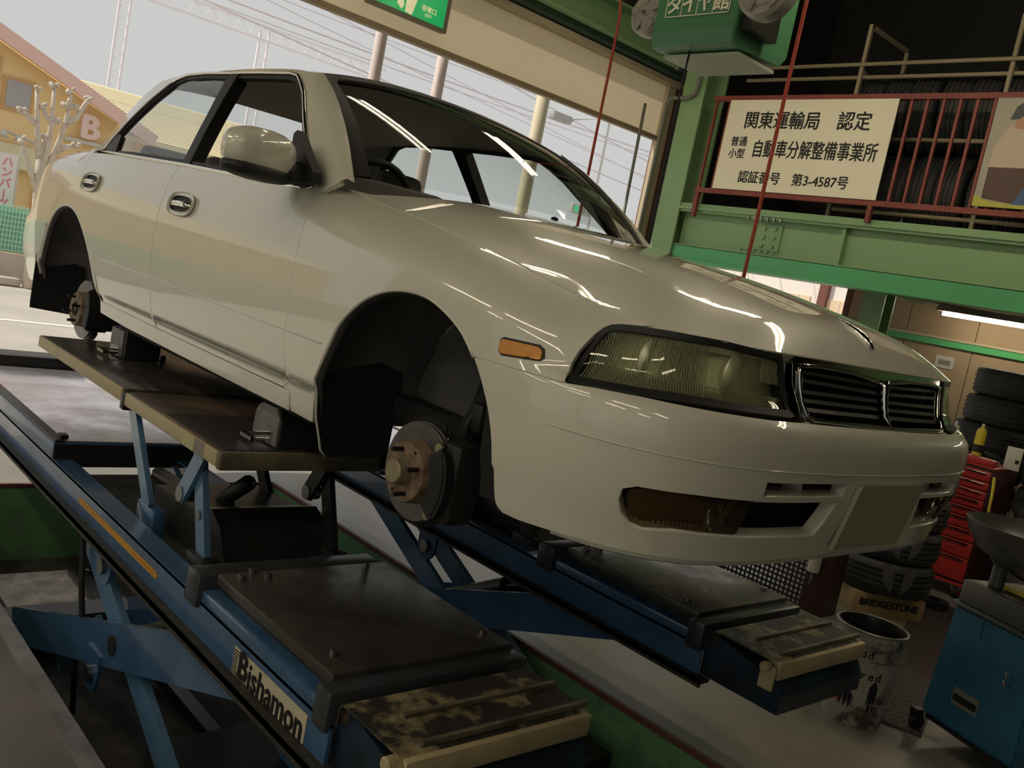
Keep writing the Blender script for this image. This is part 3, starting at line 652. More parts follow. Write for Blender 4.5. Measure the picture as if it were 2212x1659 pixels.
# ---- underside, suspension, brakes
ub = MB(); ub.box(-3.75, .50, -.56, .56, .28, .34); ub.box(-2.2, -.5, -.74, .74, .265, .33); ub.box(.35, .72, -.52, .52, .255, .30); ub.build('underbody', dark, car)
MB().box(-.15, .55, -.42, .42, .30, .70).build('engine_block', dark, car)
MB().tube([(-.3, .05, .22), (-1.2, .1, .20), (-2.2, .12, .22), (-2.6, -.2, .24), (-3.4, -.35, .24)], .032, 8).build('exhaust_pipe', steel, car, True)
MB().lathe([(.09, -.25), (.11, -.2), (.11, .2), (.09, .25)], (-3.45, -.3, .27), 1, 12).build('muffler', steel, car, True)
for sg in (-1, 1):
    MB().box(-2.15, -.50, sg * .76 - .006, sg * .76 + .006, .215, .27).build('jacking_seam', dark, car)
    for hx, hz, fr in ((0.0, .217, True), (-2.72, .205, False)):
        bk = bpy.data.objects.new('front_brake' if fr else 'rear_brake', None); link(bk, car); bk.location = (hx, sg * .775, hz); bk.rotation_euler = (0, 0, sg * math.radians(-2))
        s_ = sg
        R_ = .128 if fr else .136
        MB().lathe([(.070, -.036), (R_, -.036), (R_ + .001, -.033), (R_, -.012), (.078, -.012), (.076, -.004)], (0, 0, 0), 1, 48) if False else None
        def L1(prof): return [(r, s_ * h) for r, h in prof]
        m = MB(); m.lathe(L1([(.07, -.062), (R_, -.062), (R_ + .002, -.06), (R_ + .002, -.054), (R_ - .004, -.052), (R_ - .004, -.046), (R_ + .002, -.044), (R_ + .002, -.040), (R_, -.038), (.088, -.038)]), (0, 0, 0), 1, 56); m.build('brake_disc', rotor, bk, ang=35)
        m = MB(); m.lathe(L1([(.084, -.040), (.080, -.006), (.077, 0), (.036, 0), (.0, 0)]), (0, 0, 0), 1, 40); m.build('disc_hat', rust, bk, ang=35)
        m = MB(); m.lathe(L1([(.036, 0), (.034, .012), (.031, .034), (.027, .038), (0, .038)] if fr else [(.034, -.001), (.032, .004), (.022, .006), (.018, -.004), (0, -.004)]), (0, 0, 0), 1, 28); m.build('hub_cap', brass if fr else dark, bk, ang=35)
        for k in range(4):
            a = math.radians(20 + 90 * k); m = MB(); m.cyl((.0572 * math.cos(a), 0, .0572 * math.sin(a)), .0062, s_ * .036, 1, 10); m.build('wheel_stud', blackp, bk, ang=40)
        for a in (60, 240):
            a = math.radians(a); m = MB(); m.cyl((.066 * math.cos(a), 0, .066 * math.sin(a)), .005, s_ * .001, 1, 8); m.build('disc_hole', dark, bk)
        # dust shield, caliper
        m = MB(); sh = []
        for i in range(25):
            a = math.radians(70 + 250 * i / 24); sh.append((math.cos(a) * (R_ + .016), math.sin(a) * (R_ + .016)))
        m.prism(sh, s_ * -.075, s_ * -.070, 1)
        m.build('dust_shield', dark, bk)
        cal = MB(); a0, a1 = (-38, 38) if fr else (-30, 42)
        arc = [(math.cos(math.radians(a)) * .152, math.sin(math.radians(a)) * .152) for a in np.linspace(a0, a1, 9)] + [(math.cos(math.radians(a)) * .098, math.sin(math.radians(a)) * .098) for a in np.linspace(a1, a0, 9)]
        cal.prism(arc, s_ * -.022, s_ * -.006, 1); cal.prism(arc, s_ * -.13, s_ * -.070, 1)
        arc2 = [(math.cos(math.radians(a)) * .158, math.sin(math.radians(a)) * .158) for a in np.linspace(a0 + 6, a1 - 6, 9)] + [(math.cos(math.radians(a)) * .143, math.sin(math.radians(a)) * .143) for a in np.linspace(a1 - 6, a0 + 6, 9)]
        cal.prism(arc2, s_ * -.13, s_ * -.006, 1); cal.build('caliper', blackp, bk)
        for a in (a0 - 4, a1 + 4):
            a = math.radians(a); m = MB(); m.cyl((math.cos(a) * .128, s_ * -.11, math.sin(a) * .128), .016, s_ * .085, 1, 12); m.build('slide_pin', dark, bk, ang=40)
            m = MB(); m.cyl((math.cos(a) * .128, s_ * -.03, math.sin(a) * .128), .014, s_ * .012, 1, 12); m.build('pin_cap', brass, bk, ang=40)
        # knuckle and arms
        m = MB(); m.lathe(L1([(.05, -.06), (.05, -.16), (.03, -.2)]), (0, 0, 0), 1, 14); m.tube([(0, -s_ * .14, 0), (.02, -s_ * .16, .10), (.03, -s_ * .22, .20)], [.035, .03, .028], 8)
        m.bar((.0, -s_ * .12, -.06), (.10, -s_ * .50, -.02), .07, .035); m.bar((.02, -s_ * .14, -.07), (-.22, -s_ * .48, -.0), .05, .03); m.build('knuckle', dark, bk, ang=40)
        if fr:
            m = MB(); m.tube([(.03, -s_ * .20, .17), (.04, -s_ * .26, .55)], .03, 12); m.tube([(.04, -s_ * .235, .38), (.045, -s_ * .27, .6)], .05, 12); m.build('strut', dark, bk, ang=40)
            m = MB(); m.box(.03, .085, -s_ * .20, -s_ * .15, .12, .20, .012); m.tube([(.05, -s_ * .17, .19), (.04, -s_ * .15, .14), (.035, -s_ * .15, .10), (.05, -s_ * .16, .07)], .012, 8); m.build('strut_bracket', blackp, bk, ang=40)
            MB().box(.075, .165, -s_ * .12, -s_ * .03, -.10, .11, .022).build('caliper_mount', blackp, bk, ang=40)
        else:
            m = MB(); m.tube([(.12, -s_ * .2, -.10), (.55, -s_ * .28, .03)], .035, 10); m.tube([(-.02, -s_ * .22, 0), (-.02, -s_ * .3, .45)], .04, 10); m.build('trailing_arm', dark, bk, ang=40)
# ---------------------------------------------------------------- the building
floor_in = mat('shop_floor', (.27, .235, .205), .40, col2=(.16, .175, .14), scale=1.9, lo=.38, hi=.66, bump=.05, bscale=40, rough2=.28, spec=.5)
floor_out = mat('forecourt_concrete', (.50, .46, .40), .7, col2=(.42, .39, .35), scale=1.2, bump=.04, bscale=30)
greenwall = mat('green_pit_paint', (.15, .32, .14), .55, col2=(.08, .15, .08), scale=5, lo=.5, hi=.75)
pitfloor = mat('grimy_pit_floor', (.045, .040, .036), .85, col2=(.10, .09, .078), scale=9, bump=.5, bscale=24)
edge_st = mat('worn_edge_steel', (.46, .42, .43), .42, .5, col2=(.25, .235, .22), scale=5)
redline = mat('red_brown_edge', (.16, .06, .045), .6)
greensteel = mat('green_steel_paint', (.26, .42, .20), .42, col2=(.29, .44, .22), scale=3)
beamgreen = mat('bright_green_paint', (.10, .46, .18), .35, col2=(.11, .43, .17), scale=2)
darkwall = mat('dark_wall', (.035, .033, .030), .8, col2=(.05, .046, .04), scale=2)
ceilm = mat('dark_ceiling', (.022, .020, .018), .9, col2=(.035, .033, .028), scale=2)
beige = mat('beige_wall_board', (.42, .31, .20), .7, col2=(.34, .25, .165), scale=1.4)
cream = mat('cream_panel', (.52, .45, .31), .7, col2=(.47, .40, .27), scale=2.5)
_n = cream.node_tree; _t = _n.nodes.new('ShaderNodeBsdfTranslucent'); _t.inputs[0].default_value = (.62, .53, .36, 1); _m = _n.nodes.new('ShaderNodeMixShader'); _m.inputs[0].default_value = .5
_n.links.new(_n.nodes['Principled BSDF'].outputs[0], _m.inputs[1]); _n.links.new(_t.outputs[0], _m.inputs[2]); _n.links.new(_m.outputs[0], _n.nodes['Material Output'].inputs[0])   # thin vinyl sheet lets daylight through
creamf = mat('cream_frame', (.55, .46, .32), .6)
PX0, PX1, PY0, PY1 = -3.27, 1.45, -1.19, .72
# floor slabs around the pit
def slab(name, x0, x1, y0, y1, m): return struct(MB().box(x0, x1, y0, y1, -.10, 0).build(name, m))
fo = MB(); fo.box(-4.3, 8.5, -7, PY0, -.1, 0); fo.box(-4.3, 8.5, PY1, 8, -.1, 0); fo.box(-4.3, PX0, PY0, PY1, -.1, 0); fo.box(PX1, 8.5, PY0, PY1, -.1, 0)
struct(fo.build('floor', floor_in))
struct(MB().box(-60, -4.3, -45, 60, -.1, -.004).build('ground_forecourt', floor_out))
# pit lining
struct(MB().box(PX0, PX1, PY0, PY1, -.50, -.42).build('floor_pit', pitfloor))
struct(MB().box(PX0 - .05, PX0 + .006, PY0, PY1, -.5, -.012).build('wall_pit_rear', greenwall))
struct(MB().box(PX1 - .006, PX1 + .06, PY0, PY1, -.5, -.012).build('wall_pit_front', greenwall))
struct(MB().box(PX0, PX1, PY1 - .006, PY1 + .06, -.5, -.012).build('wall_pit_far', greenwall))
struct(MB().box(PX0, PX1, PY0 - .06, PY0 + .006, -.5, -.052).build('wall_pit_near', greenwall))
struct(MB().box(PX0, PX1, PY0 - .055, PY0 + .004, -.05, .006).build('trim_1', edge_st))
struct(MB().box(PX0, PX1, PY1 - .010, PY1 + .012, -.02, .004).build('trim_2', redline))
struct(MB().box(PX0 - .012, PX0 + .010, PY0, PY1, -.02, .004).build('trim_3', redline))
# rear wall (plane x=-4.2) with the big opening, lowered cream sheet above it
XW = -4.0
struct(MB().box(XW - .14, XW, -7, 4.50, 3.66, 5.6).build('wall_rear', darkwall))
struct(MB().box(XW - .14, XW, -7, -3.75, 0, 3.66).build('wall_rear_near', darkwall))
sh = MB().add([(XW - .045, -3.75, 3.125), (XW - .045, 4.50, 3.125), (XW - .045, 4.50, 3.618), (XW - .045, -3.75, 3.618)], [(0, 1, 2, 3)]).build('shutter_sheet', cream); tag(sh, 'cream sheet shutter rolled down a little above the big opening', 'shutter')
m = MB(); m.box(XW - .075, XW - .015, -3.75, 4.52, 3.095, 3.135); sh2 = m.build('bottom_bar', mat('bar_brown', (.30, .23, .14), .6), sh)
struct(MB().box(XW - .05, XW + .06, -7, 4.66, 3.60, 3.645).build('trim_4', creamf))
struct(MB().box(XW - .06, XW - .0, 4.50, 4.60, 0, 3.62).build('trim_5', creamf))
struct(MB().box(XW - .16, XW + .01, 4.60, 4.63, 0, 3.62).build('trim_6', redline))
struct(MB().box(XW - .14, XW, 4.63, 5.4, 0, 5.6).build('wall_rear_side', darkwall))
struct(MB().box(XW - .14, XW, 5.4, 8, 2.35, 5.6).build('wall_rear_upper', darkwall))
# far wall with beige boards, dark side and front walls, ceiling
YW = 7.0
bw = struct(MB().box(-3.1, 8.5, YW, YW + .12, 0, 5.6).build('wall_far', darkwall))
xs = [-3.1, -2.40, -1.72, -1.04, -.36, .32, 1.0]
for a, b in zip(xs[:-1], xs[1:]):
    for z0, z1 in ((0.0, 1.745), (1.82, 2.7)):
        MB().box(a + .004, b - .004, YW - .02, YW, z0 + .004, z1).build('wall_board', beige, bw)
struct(MB().box(-3.1, 3, YW - .05, YW - .02, 1.75, 1.815).build('trim_7', beamgreen))
struct(MB().box(-3.1, 3, YW - .06, YW - .02, 1.815, 1.835).build('trim_8', creamf))
struct(MB().box(-4.0, -3.1, YW, YW + .12, 2.35, 5.6).build('wall_far_lintel', darkwall))
struct(MB().box(-3.12, -3.06, YW - .03, YW + .1, 0, 2.35).build('trim_9', redline))
lightwall = mat('light_wall', (.34, .31, .25), .8)
added_bays = [(-3.6, -.9), (-.5, 2.2), (2.6, 5.3), (5.7, 8.2)]
wn_ = MB(); wn_.box(-4.3, 8.6, -7.1, -7, 3.5, 5.6); wn_.box(-4.3, 8.6, -7.1, -7, 0, .12); xe_ = [-4.3] + [v for b in added_bays for v in b] + [8.6]
for i in range(0, len(xe_), 2): wn_.box(xe_[i], xe_[i + 1], -7.1, -7, .12, 3.5)
struct(wn_.build('wall_near', lightwall))
for i, (a, b) in enumerate(added_bays):      # glazing added to bring daylight in from the camera's side
    w_ = bpy.data.objects.new('window_%d' % (i + 1), None); link(w_); struct(w_); w_.location = (a, -7.05, .12)
    L_ = b - a
    for q in ((0, .05, 0, 3.38), (L_ - .05, L_, 0, 3.38), (0, L_, 0, .06), (0, L_, 3.32, 3.38), (L_ / 2 - .025, L_ / 2 + .025, 0, 3.38), (0, L_, 2.2, 2.25)):
        MB().box(q[0], q[1], -.04, .04, q[2], q[3]).build('window_frame', creamf, w_)
    for q in ((.05, L_ / 2 - .025), (L_ / 2 + .025, L_ - .05)):
        for z0, z1 in ((.06, 2.2), (2.25, 3.32)): MB().box(q[0], q[1], -.004, .004, z0, z1).build('pane', glass, w_)
struct(MB().box(8.5, 8.6, -7, 8, 0, 5.6).build('wall_front', darkwall))
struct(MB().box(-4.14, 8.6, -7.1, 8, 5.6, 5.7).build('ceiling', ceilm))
# green lintel beam over the opening and corner column
m = MB(); m.box(XW + .02, XW + .10, -7, 4.30, 3.70, 3.98); m.box(XW + .02, XW + .24, -7, 4.30, 3.96, 3.98); m.box(XW + .02, XW + .24, -7, 4.30, 3.70, 3.72)
o = struct(m.build('beam_lintel', greensteel))
m = MB(); m.box(XW + .02, XW + .16, -7, 4.55, 3.655, 3.70); struct(m.build('trim_10', mat('dark_green', (.02, .05, .03), .6)))
MBc = MB(); MBc.box(-3.66, -3.42, 4.30, 4.32, 0, 5.6); MBc.box(-3.66, -3.42, 4.58, 4.60, 0, 5.6); MBc.box(-3.55, -3.53, 4.32, 4.58, 0, 5.6)
struct(MBc.build('column_corner', greensteel))
struct(MB().box(-3.98, -3.70, 4.64, 4.66, 0, 4.4).build('wall_corner_panel', darkwall))
# mezzanine: I-beam, deck, end column
YM = 4.30
mz = MB(); XB0, XB1 = -3.42, 8.4
mz.box(XB0, XB1, YM + .10, YM + .115, 2.03, 2.47); bmz = struct(mz.build('beam_mezzanine', greensteel))
MB().box(XB0, XB1, YM, YM + .22, 2.005, 2.03).build('bottom_flange', beamgreen, bmz)
MB().box(XB0, XB1, YM, YM + .22, 2.465, 2.49).build('top_flange', greensteel, bmz)
MB().box(XB0, XB1, YM + .03, YM + .05, 2.02, 2.15).build('lower_fascia', beamgreen, bmz)
MB().box(XB0, XB1, YM + .03, YM + .1, 2.145, 2.16).build('fascia_ledge', greensteel, bmz)
MB().box(XB0, XB1, YM + .02, YM + .06, 2.445, 2.52).build('upper_angle', greensteel, bmz)
for x in (-1.86, .5, 2.9, 5.2): MB().box(x, x + .03, YM + .05, YM + .11, 2.16, 2.45).build('stiffener', greensteel, bmz)
pl_ = MB().box(-2.62, -2.40, YM + .085, YM + .10, 2.20, 2.41).build('splice_plate', greensteel, bmz)
for i in range(3):
    for j in range(2):
        MB().cyl((-2.56 + j * .10, YM + .085, 2.235 + i * .07), .017, -.018, 1, 8).build('bolt', greensteel, bmz)
for i in range(6): MB().cyl((-2.70 + i * .062, YM + .02, 2.46), .014, -.03, 2, 8).build('bolt', steel, bmz)
for i in range(6): MB().cyl((-2.72 + i * .062, YM + .04, 2.165), .014, .03, 2, 8).build('bolt', greensteel, bmz)
struct(MB().box(XB0, XB1, YM + .22, YW, 2.30, 2.47).build('floor_mezzanine', darkwall))
for x in (-2.4, -.8, .8, 2.4): struct(MB().box(x, x + .10, YM + .22, YW, 2.12, 2.30).build('beam_joist', greensteel))
m = MB(); m.box(-2.14, -1.94, 5.45, 5.47, 0, 2.12); m.box(-2.14, -1.94, 5.63, 5.65, 0, 2.12); m.box(-2.05, -2.03, 5.47, 5.63, 0, 2.12); struct(m.build('column_under_mezzanine', greensteel))
# ---------------------------------------------------------------- the lift
blue = mat('blue_lift_paint', (.055, .135, .27), .26, col2=(.035, .09, .19), scale=4, lo=.45, hi=.7, rough2=.36, coat=.5, spec=.7)
lblue = mat('light_blue_arm_paint', (.13, .25, .42), .28, col2=(.08, .17, .30), scale=5, coat=.4, spec=.7)
grime = mat('greasy_rail', (.050, .042, .034), .6, .2, col2=(.10, .085, .065), scale=22, lo=.48, hi=.72, bump=.3, bscale=60)
bplate = mat('oily_black_plate', (.105, .094, .082), .34, .5, col2=(.035, .032, .029), scale=5, lo=.48, hi=.72, rough2=.55, bump=.06, bscale=50)
edgeb = mat('dark_steel_edge', (.05, .048, .046), .38, .5)
slip = mat('galvanised_slip_plate', (.90, .87, .93), .14, .85, col2=(.82, .78, .83), scale=4, rough2=.26)
rampm = mat('worn_cream_ramp', (.36, .29, .16), .55, col2=(.038, .033, .027), scale=7, lo=.40, hi=.50, bump=.2, bscale=60, detail=14)
rampe = mat('cream_lift_edge', (.50, .41, .24), .5, col2=(.36, .29, .17), scale=8, lo=.5, hi=.8)
rampd = mat('dirty_cream_edge', (.20, .165, .10), .55, col2=(.09, .075, .05), scale=8)
orange = mat('orange_sticker', (.62, .30, .02), .5)
stickw = mat('cream_sticker', (.62, .55, .39), .5)
ink = mat('black_ink', (.012, .012, .012), .6)
tabletop = mat('jack_table_top', (.10, .088, .078), .26, .5, col2=(.17, .125, .085), scale=3.5, lo=.5, hi=.75, rough2=.45, stretch=(1, 3, 1))
tabletopf = mat('jack_table_front_top', (.11, .085, .062), .35, .3, col2=(.27, .165, .085), scale=3, lo=.42, hi=.62, rough2=.5, stretch=(2, 1, 1))
def make_lift(name, label, y0, plate_m, far=False):
    """platform lift; y0 = face towards the camera, runs away from the camera by .58"""
    L = thing(name, label, 'lift', (0, y0, 0)); w = .58
    for k, (a, s) in enumerate(((0, 1), (w, -1))):
        MB().box(-3.45, .258, a, a + s * .010, .432, .535, .0).build('side_beam', blue, L)
        MB().box(-3.45, .258, a, a + s * .078, .524, .533).build('top_flange', blue, L)
        r = MB(); r.box(-3.45, .30, a - s * .036, a + s * .014, .424, .436); r.box(-3.45, .30, a - s * .036, a - s * .030, .412, .436); r.build('bottom_rail', grime, L)
        # front deck side blocks
        MB().box(-.452, .20, a - s * .001, a + s * .09, .525, .567, .010).build('deck_side', blue, L, ang=35)
    # rear deck
    MB().box(-3.42, -1.885, 0, w, .533, .597, .006).build('rear_deck', blue, L, ang=35)
    MB().box(-3.40, -1.89, .045, w - .045, .597, .604).build('slip_plate', slip, L)
    MB().box(-1.890, -1.878, .002, w - .002, .50, .592).build('deck_front_face', edgeb, L)
    for s in (0, w - .045): MB().box(-3.40, -1.885, s + .004, s + .041, .597, .606, .002).build('deck_curb', edgeb, L)
    MB().box(-1.95, -1.91, .03, .06, .606, .622).build('stop_pin', edgeb, L)
    MB().box(-3.60, -3.42, -.01, w + .01, .53, .66, .01).build('wheel_stop', edgeb, L, ang=35)
    m = MB(); m.box(-1.9, -.54, .0, w, .40, .424)
    for x in (-1.85, -1.2, -.62): MB().box(x, x + .07, .02, w - .02, .43, .47).build('cross_member', edgeb, L)
    # front deck: two rounded cross bridges and the bolted cover plate
    for a, b in ((-.54, -.452), (.191, .257)): MB().box(a, b, -.014, w + .014, .508, .608, .012).build('bridge', blue if False else MATS['bridge'], L, ang=35)
    MB().box(-.42, .202, .022, w - .0, .592, .622, .004).build('cover_plate', plate_m, L, ang=35)
    MB().box(-.43, .20, .045, w - .04, .56, .592).build('plate_support', edgeb, L)
    for x, y in ((-.37, .068), (-.41, .12), (-.368, .148), (.115, .075), (-.39, .49), (.12, .54)):
        m = MB(); m.lathe([(.011, 0), (.011, .012), (.008, .014), (.0075, .008), (0, .008)], (x, y, .621), 2, 8); m.build('plate_bolt', steel, L, ang=35)
    # front end box and hinged ramp
    m = MB(); m.prism([(.250, .432), (.250, .56), (.30, .575), (.52, .53), (.545, .49), (.545, .432)], .025, w - .03, 1); m.build('end_box', mat('grimy_navy', (.022, .038, .065), .35, col2=(.012, .016, .022), scale=6) if 'grimy_navy' not in MATS else MATS['grimy_navy'], L)
    rp = bpy.data.objects.new('ramp', None); link(rp, L)
    sec = [(.282, .552), (.283, .588), (.288, .598), (.30, .602), (.50, .600), (.520, .594), (.530, .580), (.532, .548)]
    v = []; f = []
    for y in (-.004, w - .025):
        for x, z in sec: v.append((x, y, z))
        for x, z in sec[::-1]: v.append((x + (.004 if x < .3 else (-.005 if x > .51 else 0)), y, z - .005))
    n = 2 * len(sec)
    f = [tuple(range(n)), tuple(range(n, 2 * n))[::-1]] + [(i, (i + 1) % n, n + (i + 1) % n, n + i) for i in range(n)]
    mesh('ramp_sheet', v, f, rampm, rp)
    m = MB(); m.box(.515, .536, .0, w - .03, .542, .596, .005); m.build('ramp_lip', rampe, rp, ang=35)
    for x, y0_ in ((.385, .09), (.492, .06)): MB().box(x, x + .012, y0_, w - .02, .600, .612).build('ramp_rib', rampd, rp)
    m = MB(); m.lathe([(0, -.022), (.012, -.022), (.016, -.018), (.016, .012), (.01, .014), (.01, .03)], (.492, -.002, .574), 1, 14); m.build('roller', rampe, rp, ang=35)
    m = MB(); m.box(.47, .52, .004, .014, .50, .578); m.build('hinge_ear', rampe, rp)
    # scissors: two crossed arms on either side, pivots
    for s, (ya, yb) in enumerate(((.045, .085), (w - .045, w - .085))) if not far else enumerate(((.045, .085), (.30, .26))):
        sg = 1 if s == 0 else -1
        MB().bar((-2.20, ya, -.295), (-.16, ya, .445), .024, .150).build('scissor_arm', blue, L)
        MB().bar((-1.98, yb, .50), (-.02, yb, -.395), .024, .100).build('scissor_arm', lblue, L)
        for px, pz in ((-1.225, -.047), (-1.25, .335)):
            m = MB(); m.prism([(px + .062 * math.cos(a), pz + .07 * math.sin(a)) for a in [math.pi + math.pi * i / 10 for i in range(11)]] + [(px + .062, pz + .08), (px - .062, pz + .08)], ya - sg * .02, ya - sg * .006, 1); m.build('pivot_lug', blue, L)
            m = MB(); m.cyl((px, ya - sg * .036, pz - .005), .028, sg * .02, 1, 16); m.build('pivot_pin', steel, L, ang=35)
        m = MB(); m.cyl((-1.09, ya - sg * .018, .11), .034, sg * .07, 1, 18); m.build('pivot_pin', edgeb, L, ang=35)
        MB().box(-3.0, .9, ya - .03, ya + .03, -.42, -.37).build('base_rail', edgeb, L)
    m = MB(); m.tube([(-1.9, .29 if not far else .18, -.30), (-.85, .29 if not far else .18, .28)], .045, 12); m.tube([(-.85, .29 if not far else .18, .28), (-.60, .29 if not far else .18, .40)], .022, 10); m.build('hydraulic_ram', edgeb, L, ang=40)
    MB().box(-2.35, -2.20, .02, (w if not far else .33) - .02, -.42, -.28).build('base_crossbar', edgeb, L)
    m = MB(); m.box(-.9, -.2, .12, (w if not far else .33) - .05, -.42, -.16); m.build('pump_cover', edgeb, L)
    if not far:
        MB().tube([(-1.62, .06, .42), (-1.5, .05, .15), (-1.42, .05, .0), (-1.46, .05, -.12), (-1.40, .05, -.30)], .011, 8).build('hose', rubber, L, True)
        MB().bar((-1.75, .10, -.28), (-1.40, .10, .05), .02, .06).build('latch_rack', lblue, L)
    return L
bridge = mat('bridge', (.075, .085, .10), .32, .4, col2=(.07, .064, .058), scale=6)
nearL = make_lift('scissor_lift', 'blue scissor lift platform nearest the camera, with Bishamon nameplate', -1.04, bplate)
farL = make_lift('scissor_lift', 'blue scissor lift platform under the far side of the car', .36, mat('oily_grey_plate', (.13, .12, .105), .27, .5, col2=(.07, .065, .06), scale=4, rough2=.5, bump=.05, bscale=50), True)
# nameplate and caution strip on the near platform
npb = MB().box(-.214, .166, -.0022, 0, .438, .508).build('nameplate', stickw, nearL)
text('lettering', 'ishamon', .092, ink, npb, (.016, -.0028, .4665), (1, 0, 0), (0, 0, 1), .0004, .0030, .92)
text('lettering', 'B', .094, ink, npb, (-.156, -.0028, .473), (1, 0, 0), (0, 0, 1), .0004, .004, 1.05)
for i in range(9): MB().box(-.212, -.188 + .003 * max(0, i - 5), -.003, -.0022, .441 + i * .0072, .4442 + i * .0072).build('stripe', ink, npb)
for i in range(4): MB().box(-.188, -.130, -.003, -.0022, .4395 + i * .0030, .4408 + i * .0030).build('stripe', ink, npb)
MB().prism([(-1.518, .486), (-1.50, .497), (-.765, .497), (-.75, .486), (-.765, .475), (-1.50, .475)], -.0018, 0, 1).build('caution_strip', orange, nearL)
m = MB()
for x0, x1 in ((-1.47, -1.30), (-.98, -.78)): m.box(x0, x1, -.0024, -.0018, .4850, .4866)
m.build('caution_arrows', mat('brown_ink', (.25, .10, .02), .6), nearL)
# ---- jacking tables that carry the sills
def make_table(name, label, ysign, parent_):
    T = bpy.data.objects.new(name, None); link(T, parent_); T['label'] = label; T.location = (0, -parent_.location.y, 0); s = ysign      # s=-1 near side, +1 far side
    ya, yb = (-.970, -.405) if s < 0 else (.405, .970)
    yo = ya if s < 0 else yb; yi = yb if s < 0 else ya; q = -1 if s < 0 else 1
    MB().box(-2.50, -1.44, ya + .012, yb - .012, .868, .920, .006).build('rear_plate', tabletop, T, ang=35)
    MB().box(-1.425, -.640, ya + .012, yb - .012, .862, .913, .006).build('front_plate', tabletopf, T, ang=35)
    MB().box(-1.10, -.645, ya + .02, yb - .02, .913, .9155).build('rubber_sheet', mat('dark_rubber_sheet', (.045, .042, .038), .45) if 'dark_rubber_sheet' not in MATS else MATS['dark_rubber_sheet'], T)
    MB().box(-2.51, -1.452, yo - q * .012, yo + q * .002, .870, .919, .006).build('edge_trim', rampe, T, ang=35)
    MB().box(-1.415, -.640, yo - q * .012, yo + q * .002, .864, .912, .006).build('edge_trim', rampe, T, ang=35)
    for x0, x1 in ((-.885, -.80), (-.795, -.73)):
        MB().box(x0, x1, yo + q * .002, yo + q * .0032, .867, .909).build('edge_tape', mat('tape%d' % (x0 < -.8), (.50, .46, .24) if x0 < -.8 else (.24, .21, .18), .5), T)
    MB().box(-1.452, -1.412, ya - .004, yb + .004, .845, .908, .008).build('joint_bar', edgeb, T, ang=35)
    MB().box(-.645, -.615, ya + .0, yb + .0, .858, .914, .008).build('front_trim', rampd, T, ang=35)
    MB().box(-2.52, -2.495, ya + .0, yb + .0, .868, .919, .008).build('rear_trim', rampd, T, ang=35)
    MB().box(-2.3, -.75, ya + .08, yb - .08, .835, .862).build('under_frame', edgeb, T)
    for i, (x, y) in enumerate(((-2.40, .36), (-2.25, .30), (-2.20, .22), (-2.12, .40))):
        MB().lathe([(.012, 0), (.012, .018), (.008, .022), (0, .022)], (x, yo - q * y, .918), 2, 8).build('stud', mat('reddish_stud', (.10, .035, .02), .5) if 'reddish_stud' not in MATS else MATS['reddish_stud'], T, ang=35)
    # parallelogram legs
    for yy, mm_ in ((yo - q * .05, lblue), (yi + q * .06, edgeb)):
        MB().bar((-1.455, yy, .86), (-1.18, yy, .56), .020, .055).build('jack_arm', mm_, T)
        MB().bar((-.86, yy + q * .0, .86), (-.72, yy, .55), .020, .06).build('jack_arm', mm_ if mm_ is lblue else edgeb, T)
        MB().bar((-.80, yy + q * .018, .86), (-.905, yy + q * .018, .69), .016, .060).build('crank_arm', lblue if mm_ is lblue else edgeb, T)
        m = MB(); m.cyl((-.90, yy + q * .03, .70), .026, -q * .05, 1, 16); m.build('crank_pin', steel, T, ang=35)
        m = MB(); m.cyl((-.775, yy + q * .016, .67), .016, -q * .03, 1, 14); m.build('crank_pin', steel, T, ang=35)
        m = MB(); m.box(-1.26, -1.10, yy - .012, yy + .03, .47, .57, .004); m.build('foot_bracket', blue if mm_ is lblue else edgeb, T, ang=35)
        m = MB(); m.box(-.78, -.66, yy - .03, yy + .03, .47, .56, .004); m.build('foot_bracket', edgeb, T, ang=35)
    m = MB(); m.prism([(-1.32, .47), (-1.32, .60), (-1.0, .62), (-.86, .66), (-.78, .62), (-.70, .50), (-.70, .47)], ya + .12, yb - .06, 1); m.build('jack_gearbox', edgeb, T)
    MB().box(-1.86, -.56, ya + .06, yb - .02, .455, .475).build('jack_base', mat('jack_base_plate', (.10, .10, .10), .45, .3, col2=(.05, .045, .04), scale=6) if 'jack_base_plate' not in MATS else MATS['jack_base_plate'], T)
    MB().tube([(-1.7, (ya + yb) / 2, .53), (-1.2, (ya + yb) / 2, .55), (-.95, (ya + yb) / 2, .72)], .028, 10).build('jack_ram', edgeb, T, True)
    return T
nearT = make_table('jack_table', 'cream-edged jacking table under the near sill of the car', -1, nearL)
farT = make_table('jack_table', 'jacking table under the far sill of the car', 1, farL)
